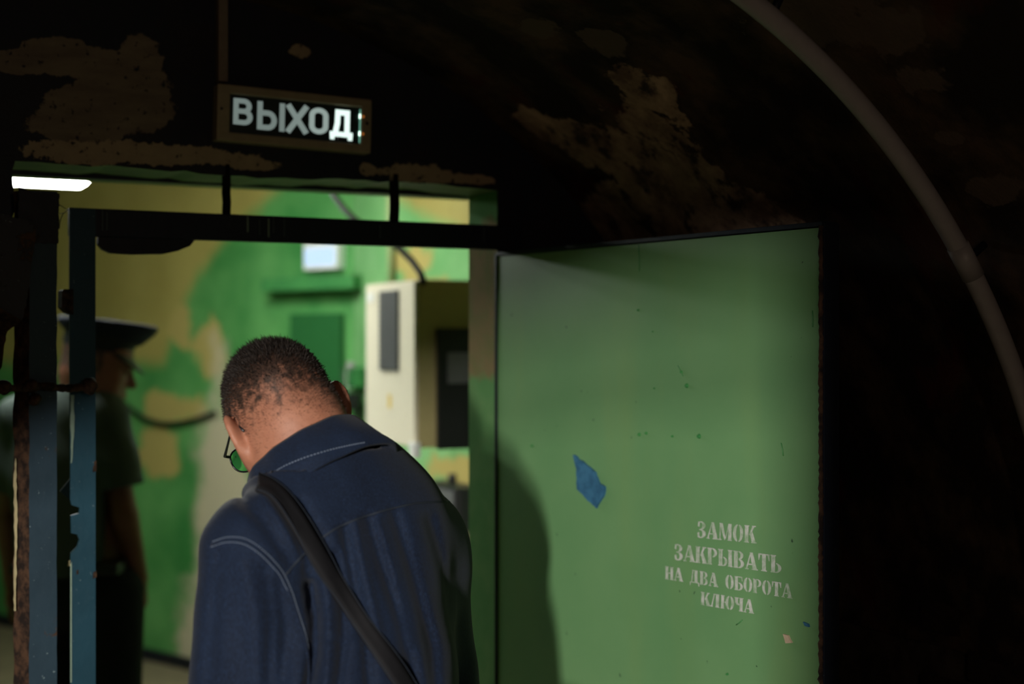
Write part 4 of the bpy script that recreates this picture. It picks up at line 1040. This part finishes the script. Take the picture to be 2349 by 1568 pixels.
bm = bmesh.new(); bbox(bm, -.15, .15, -.04, .04, -.14, .11, .02, 3, M); bm_obj('bag_body', bm, MAT['leather'], bag, True)
stitches([(612, 1102), (640, 1076), (690, 1053), (750, 1034), (800, 1022), (838, 1015)], MAT['stitch'], .0008, 40, bv=CB, r=.0009)

# ------------------------------------------------------------------ officer in peaked cap in the lit room
OD = 4.30
OO = np.array([cam_pt(150, 784, OD)[0], OD, 0.0])
off_ = tag(empty('person', tuple(c2w(OO)), -YAW), 'officer in peaked cap and short-sleeved shirt turned to the right', 'person')
def oc(px, py, dd=0.0): return cam_pt(px, py, OD+dd)
OEAR = oc(222, 842, .02); ORH = rotm((.93, .20, -.24), 0.05)
oLS, oRS = oc(52, 960, .02), oc(236, 958, -.02); oRE, oRW = oc(285, 1180, -.04), oc(318, 1325, .02)
oLE, oLW = oc(20, 1180, .05), oc(30, 1330, .10)
oCH = oc(150, 1090); oPE = oc(200, 1330); 
RTo = np.eye(3)
def o_torso(P, g):
    d = ell(P, oCH, (.165+g, .125+g, .25+g)); d = smin(d, cap(P, oLS, oRS, .062+g, .062+g), .05)
    d = smin(d, ell(P, oPE+np.array([-.04, 0, .08]), (.165+g, .135+g, .17+g)), .07)
    return smin(d, cap(P, oc(195, 915), oCH, .06+g, .10+g), .06)
ohL, ohR = oPE+np.array([-.12, 0, -.03]), oPE+np.array([.075, 0, -.03])
def o_body(P):
    d = headsdf(P, OEAR, ORH); d = smin(d, cap(P, OEAR+ORH.T @ np.array([0, -.03, -.04]), oc(190, 925), .058, .066), .04)
    d = smin(d, o_torso(P, -.02), .03)
    for S, E, W, sd in ((oLS, oLE, oLW, (-1, 0, 0)), (oRS, oRE, oRW, (1, 0, 0))):
        d = smin(d, np.minimum(cap(P, S, E, .050, .040), cap(P, E, W, .043, .028)), .03); d = smin(d, handsdf(P, W, (0, 1, 0), sd), .012)
    for h_ in (ohL, ohR):
        k = np.array([h_[0], h_[1]+.02, .50]); a = np.array([h_[0], h_[1], .09])
        d = smin(d, np.minimum(cap(P, h_, k, .075, .052), cap(P, k, a, .052, .036)), .03); d = smin(d, cap(P, a-np.array([0, 0, .04]), a+np.array([.04, .13, -.055]), .034, .026), .03)
    return d
def bnd(px0, px1, dd, z0, z1): return (cam_pt(px0, 0, OD)[0], OD-dd, z0), (cam_pt(px1, 0, OD)[0], OD+dd, z1)
lo_, hi_ = bnd(-60, 420, .33, 0, 1.76)
ob = grown('body', o_body, lo_, hi_, .007, skin_mat('officer_skin', (.20, .08, .05), (.17, .065, .04)), off_, OO)
att = ob.data.attributes.new('stubble', 'FLOAT', 'POINT'); co2 = np.empty(len(ob.data.vertices)*3, np.float32); ob.data.vertices.foreach_get('co', co2); co2 = co2.reshape(-1, 3)
hq2 = (co2+OO-OEAR) @ ORH.T; att.data.foreach_set('value', np.where((hq2[:, 2] > -.02) & (hq2[:, 1] < .02) & (hq2[:, 2] < .2), .8, 0).astype(np.float32))
def o_shirt(P):
    d = o_torso(P, .006)
    d = smin(d, cap(P, oRS, oRS*.25+oRE*.75, .074, .082), .03); d = smin(d, cap(P, oLS, oLS*.25+oLE*.75, .074, .080), .03)
    d = d+.004*np.sin(P[:, 2]*38+P[:, 0]*25)*np.sin(P[:, 0]*30)
    d = smax(d, -cap(P, oc(192, 930), oc(205, 860), .055, .08), .008)
    a = (oRE-oRS)/np.linalg.norm(oRE-oRS); q = oRS*.27+oRE*.73
    armcut = (P-q.astype(np.float32)) @ a.astype(np.float32)
    d = np.where((P[:, 0] > oRS[0]+.02), smax(d, armcut, .006), d)
    a = (oLE-oLS)/np.linalg.norm(oLE-oLS); q = oLS*.27+oLE*.73; armcut = (P-q.astype(np.float32)) @ a.astype(np.float32)
    d = np.where((P[:, 0] < oLS[0]-.02), smax(d, armcut, .006), d)
    return smax(d, .90-P[:, 2], .006)
MAT['oshirt'] = plain('grey_green_uniform_shirt', (.055, .075, .066), .8, .2, 0, .08)
lo_, hi_ = bnd(-60, 420, .33, .86, 1.50)
osh = grown('shirt', o_shirt, lo_, hi_, .007, MAT['oshirt'], off_, OO)
def o_trousers(P):
    d = ell(P, oPE+np.array([-.03, 0, 0]), (.168, .14, .15))
    for h_ in (ohL, ohR):
        k = np.array([h_[0], h_[1]+.02, .50]); a = np.array([h_[0], h_[1], .09]); d = smin(d, np.minimum(cap(P, h_, k, .098, .082), cap(P, k, a, .082, .075)), .03)
    return smax(smax(d, P[:, 2]-.925, .008), .06-P[:, 2], .01)
lo_, hi_ = bnd(-60, 420, .28, .04, .95)
grown('trousers', o_trousers, lo_, hi_, .010, MAT['trouser'], off_, OO)
for h_ in (ohL, ohR):
    def oshoe(P, h_=h_):
        b = np.array([h_[0], h_[1], .04]); f = np.array([.3, .95, 0]); return smax(smin(cap(P, b-f*.05, b+f*.16, .045, .04), cap(P, b+np.array([0, 0, .05]), b, .05, .045), .03), .002-P[:, 2], .004)
    grown('shoe', oshoe, (h_[0]-.12, h_[1]-.15, -.02), (h_[0]+.18, h_[1]+.28, .16), .008, MAT['leather'], off_, OO)
box('belt', oPE[0]-OO[0]-.19, oPE[0]-OO[0]+.13, -.135, .135, .915, .95, MAT['leather'], off_, .01)
# epaulettes
for S, s in ((oLS, -1), (oRS, 1)):
    bm = bmesh.new(); c = S-OO+np.array([-s*.02, 0, .070]); M = Matrix.Translation(Vector(c)) @ Matrix.Rotation(s*.22, 4, 'Y')
    bbox(bm, -.062, .062, -.022, .022, -.003, .003, .002, 2, M); bm_obj('epaulette', bm, plain('pale_epaulette_%d' % (s+1), (.30, .33, .28)), osh)
# cap: lathe of stacked ellipses in the head frame, peak tilted up in front
capo = empty('peaked_cap'); capo.parent = off_
def hl2(x, y, z): return Vector(ORH.T @ np.array([x, y, z])+OEAR-OO)
rings = [(.050, .085, .104, 0, 0), (.085, .088, .107, 0, 0), (.094, .100, .120, .004, .002), (.122, .126, .146, .010, .012), (.135, .130, .150, .012, .016), (.141, .122, .142, .010, .016), (.142, .05, .06, .0, .012), (.142, .001, .001, 0, .01)]
def cap_rings(rs, name, mat, sub=None):
    V = []; F = []; K = 40
    for (h, rx, ry, yo, lift) in rs:
        for k in range(K):
            a = 2*math.pi*k/K; y = ry*math.sin(a)+yo; V.append(hl2(rx*math.cos(a), y-.012, h+lift*(y/.12)))
    for i in range(len(rs)-1):
        for k in range(K): F.append((i*K+k, i*K+(k+1) % K, i*K+K+(k+1) % K, i*K+K+k))
    return mesh_obj(name, V, F, mat, capo, True)
capm = plain('navy_cap_cloth', (.012, .016, .028), .8, .15)
cap_rings(rings[2:], 'crown', capm); cap_rings(rings[:3], 'band', plain('cap_band', (.010, .011, .014), .7))
V = []; F = []; K = 16
for j in range(5):
    for k in range(K+1):
        a = math.radians(25+130*k/K); e = math.sin(math.pi*k/K)**.6; r = .0+ j/4
        V.append(hl2(.088*math.cos(a)*(1+.02*r), .095*math.sin(a)+.052*e*r-.006, .054-.040*r*e-.004*r))
for j in range(4):
    for k in range(K): F.append((j*(K+1)+k, j*(K+1)+k+1, (j+1)*(K+1)+k+1, (j+1)*(K+1)+k))
o = mesh_obj('visor', V, F, MAT['leather'], capo, True); md = o.modifiers.new('thickness', 'SOLIDIFY'); md.thickness = .003
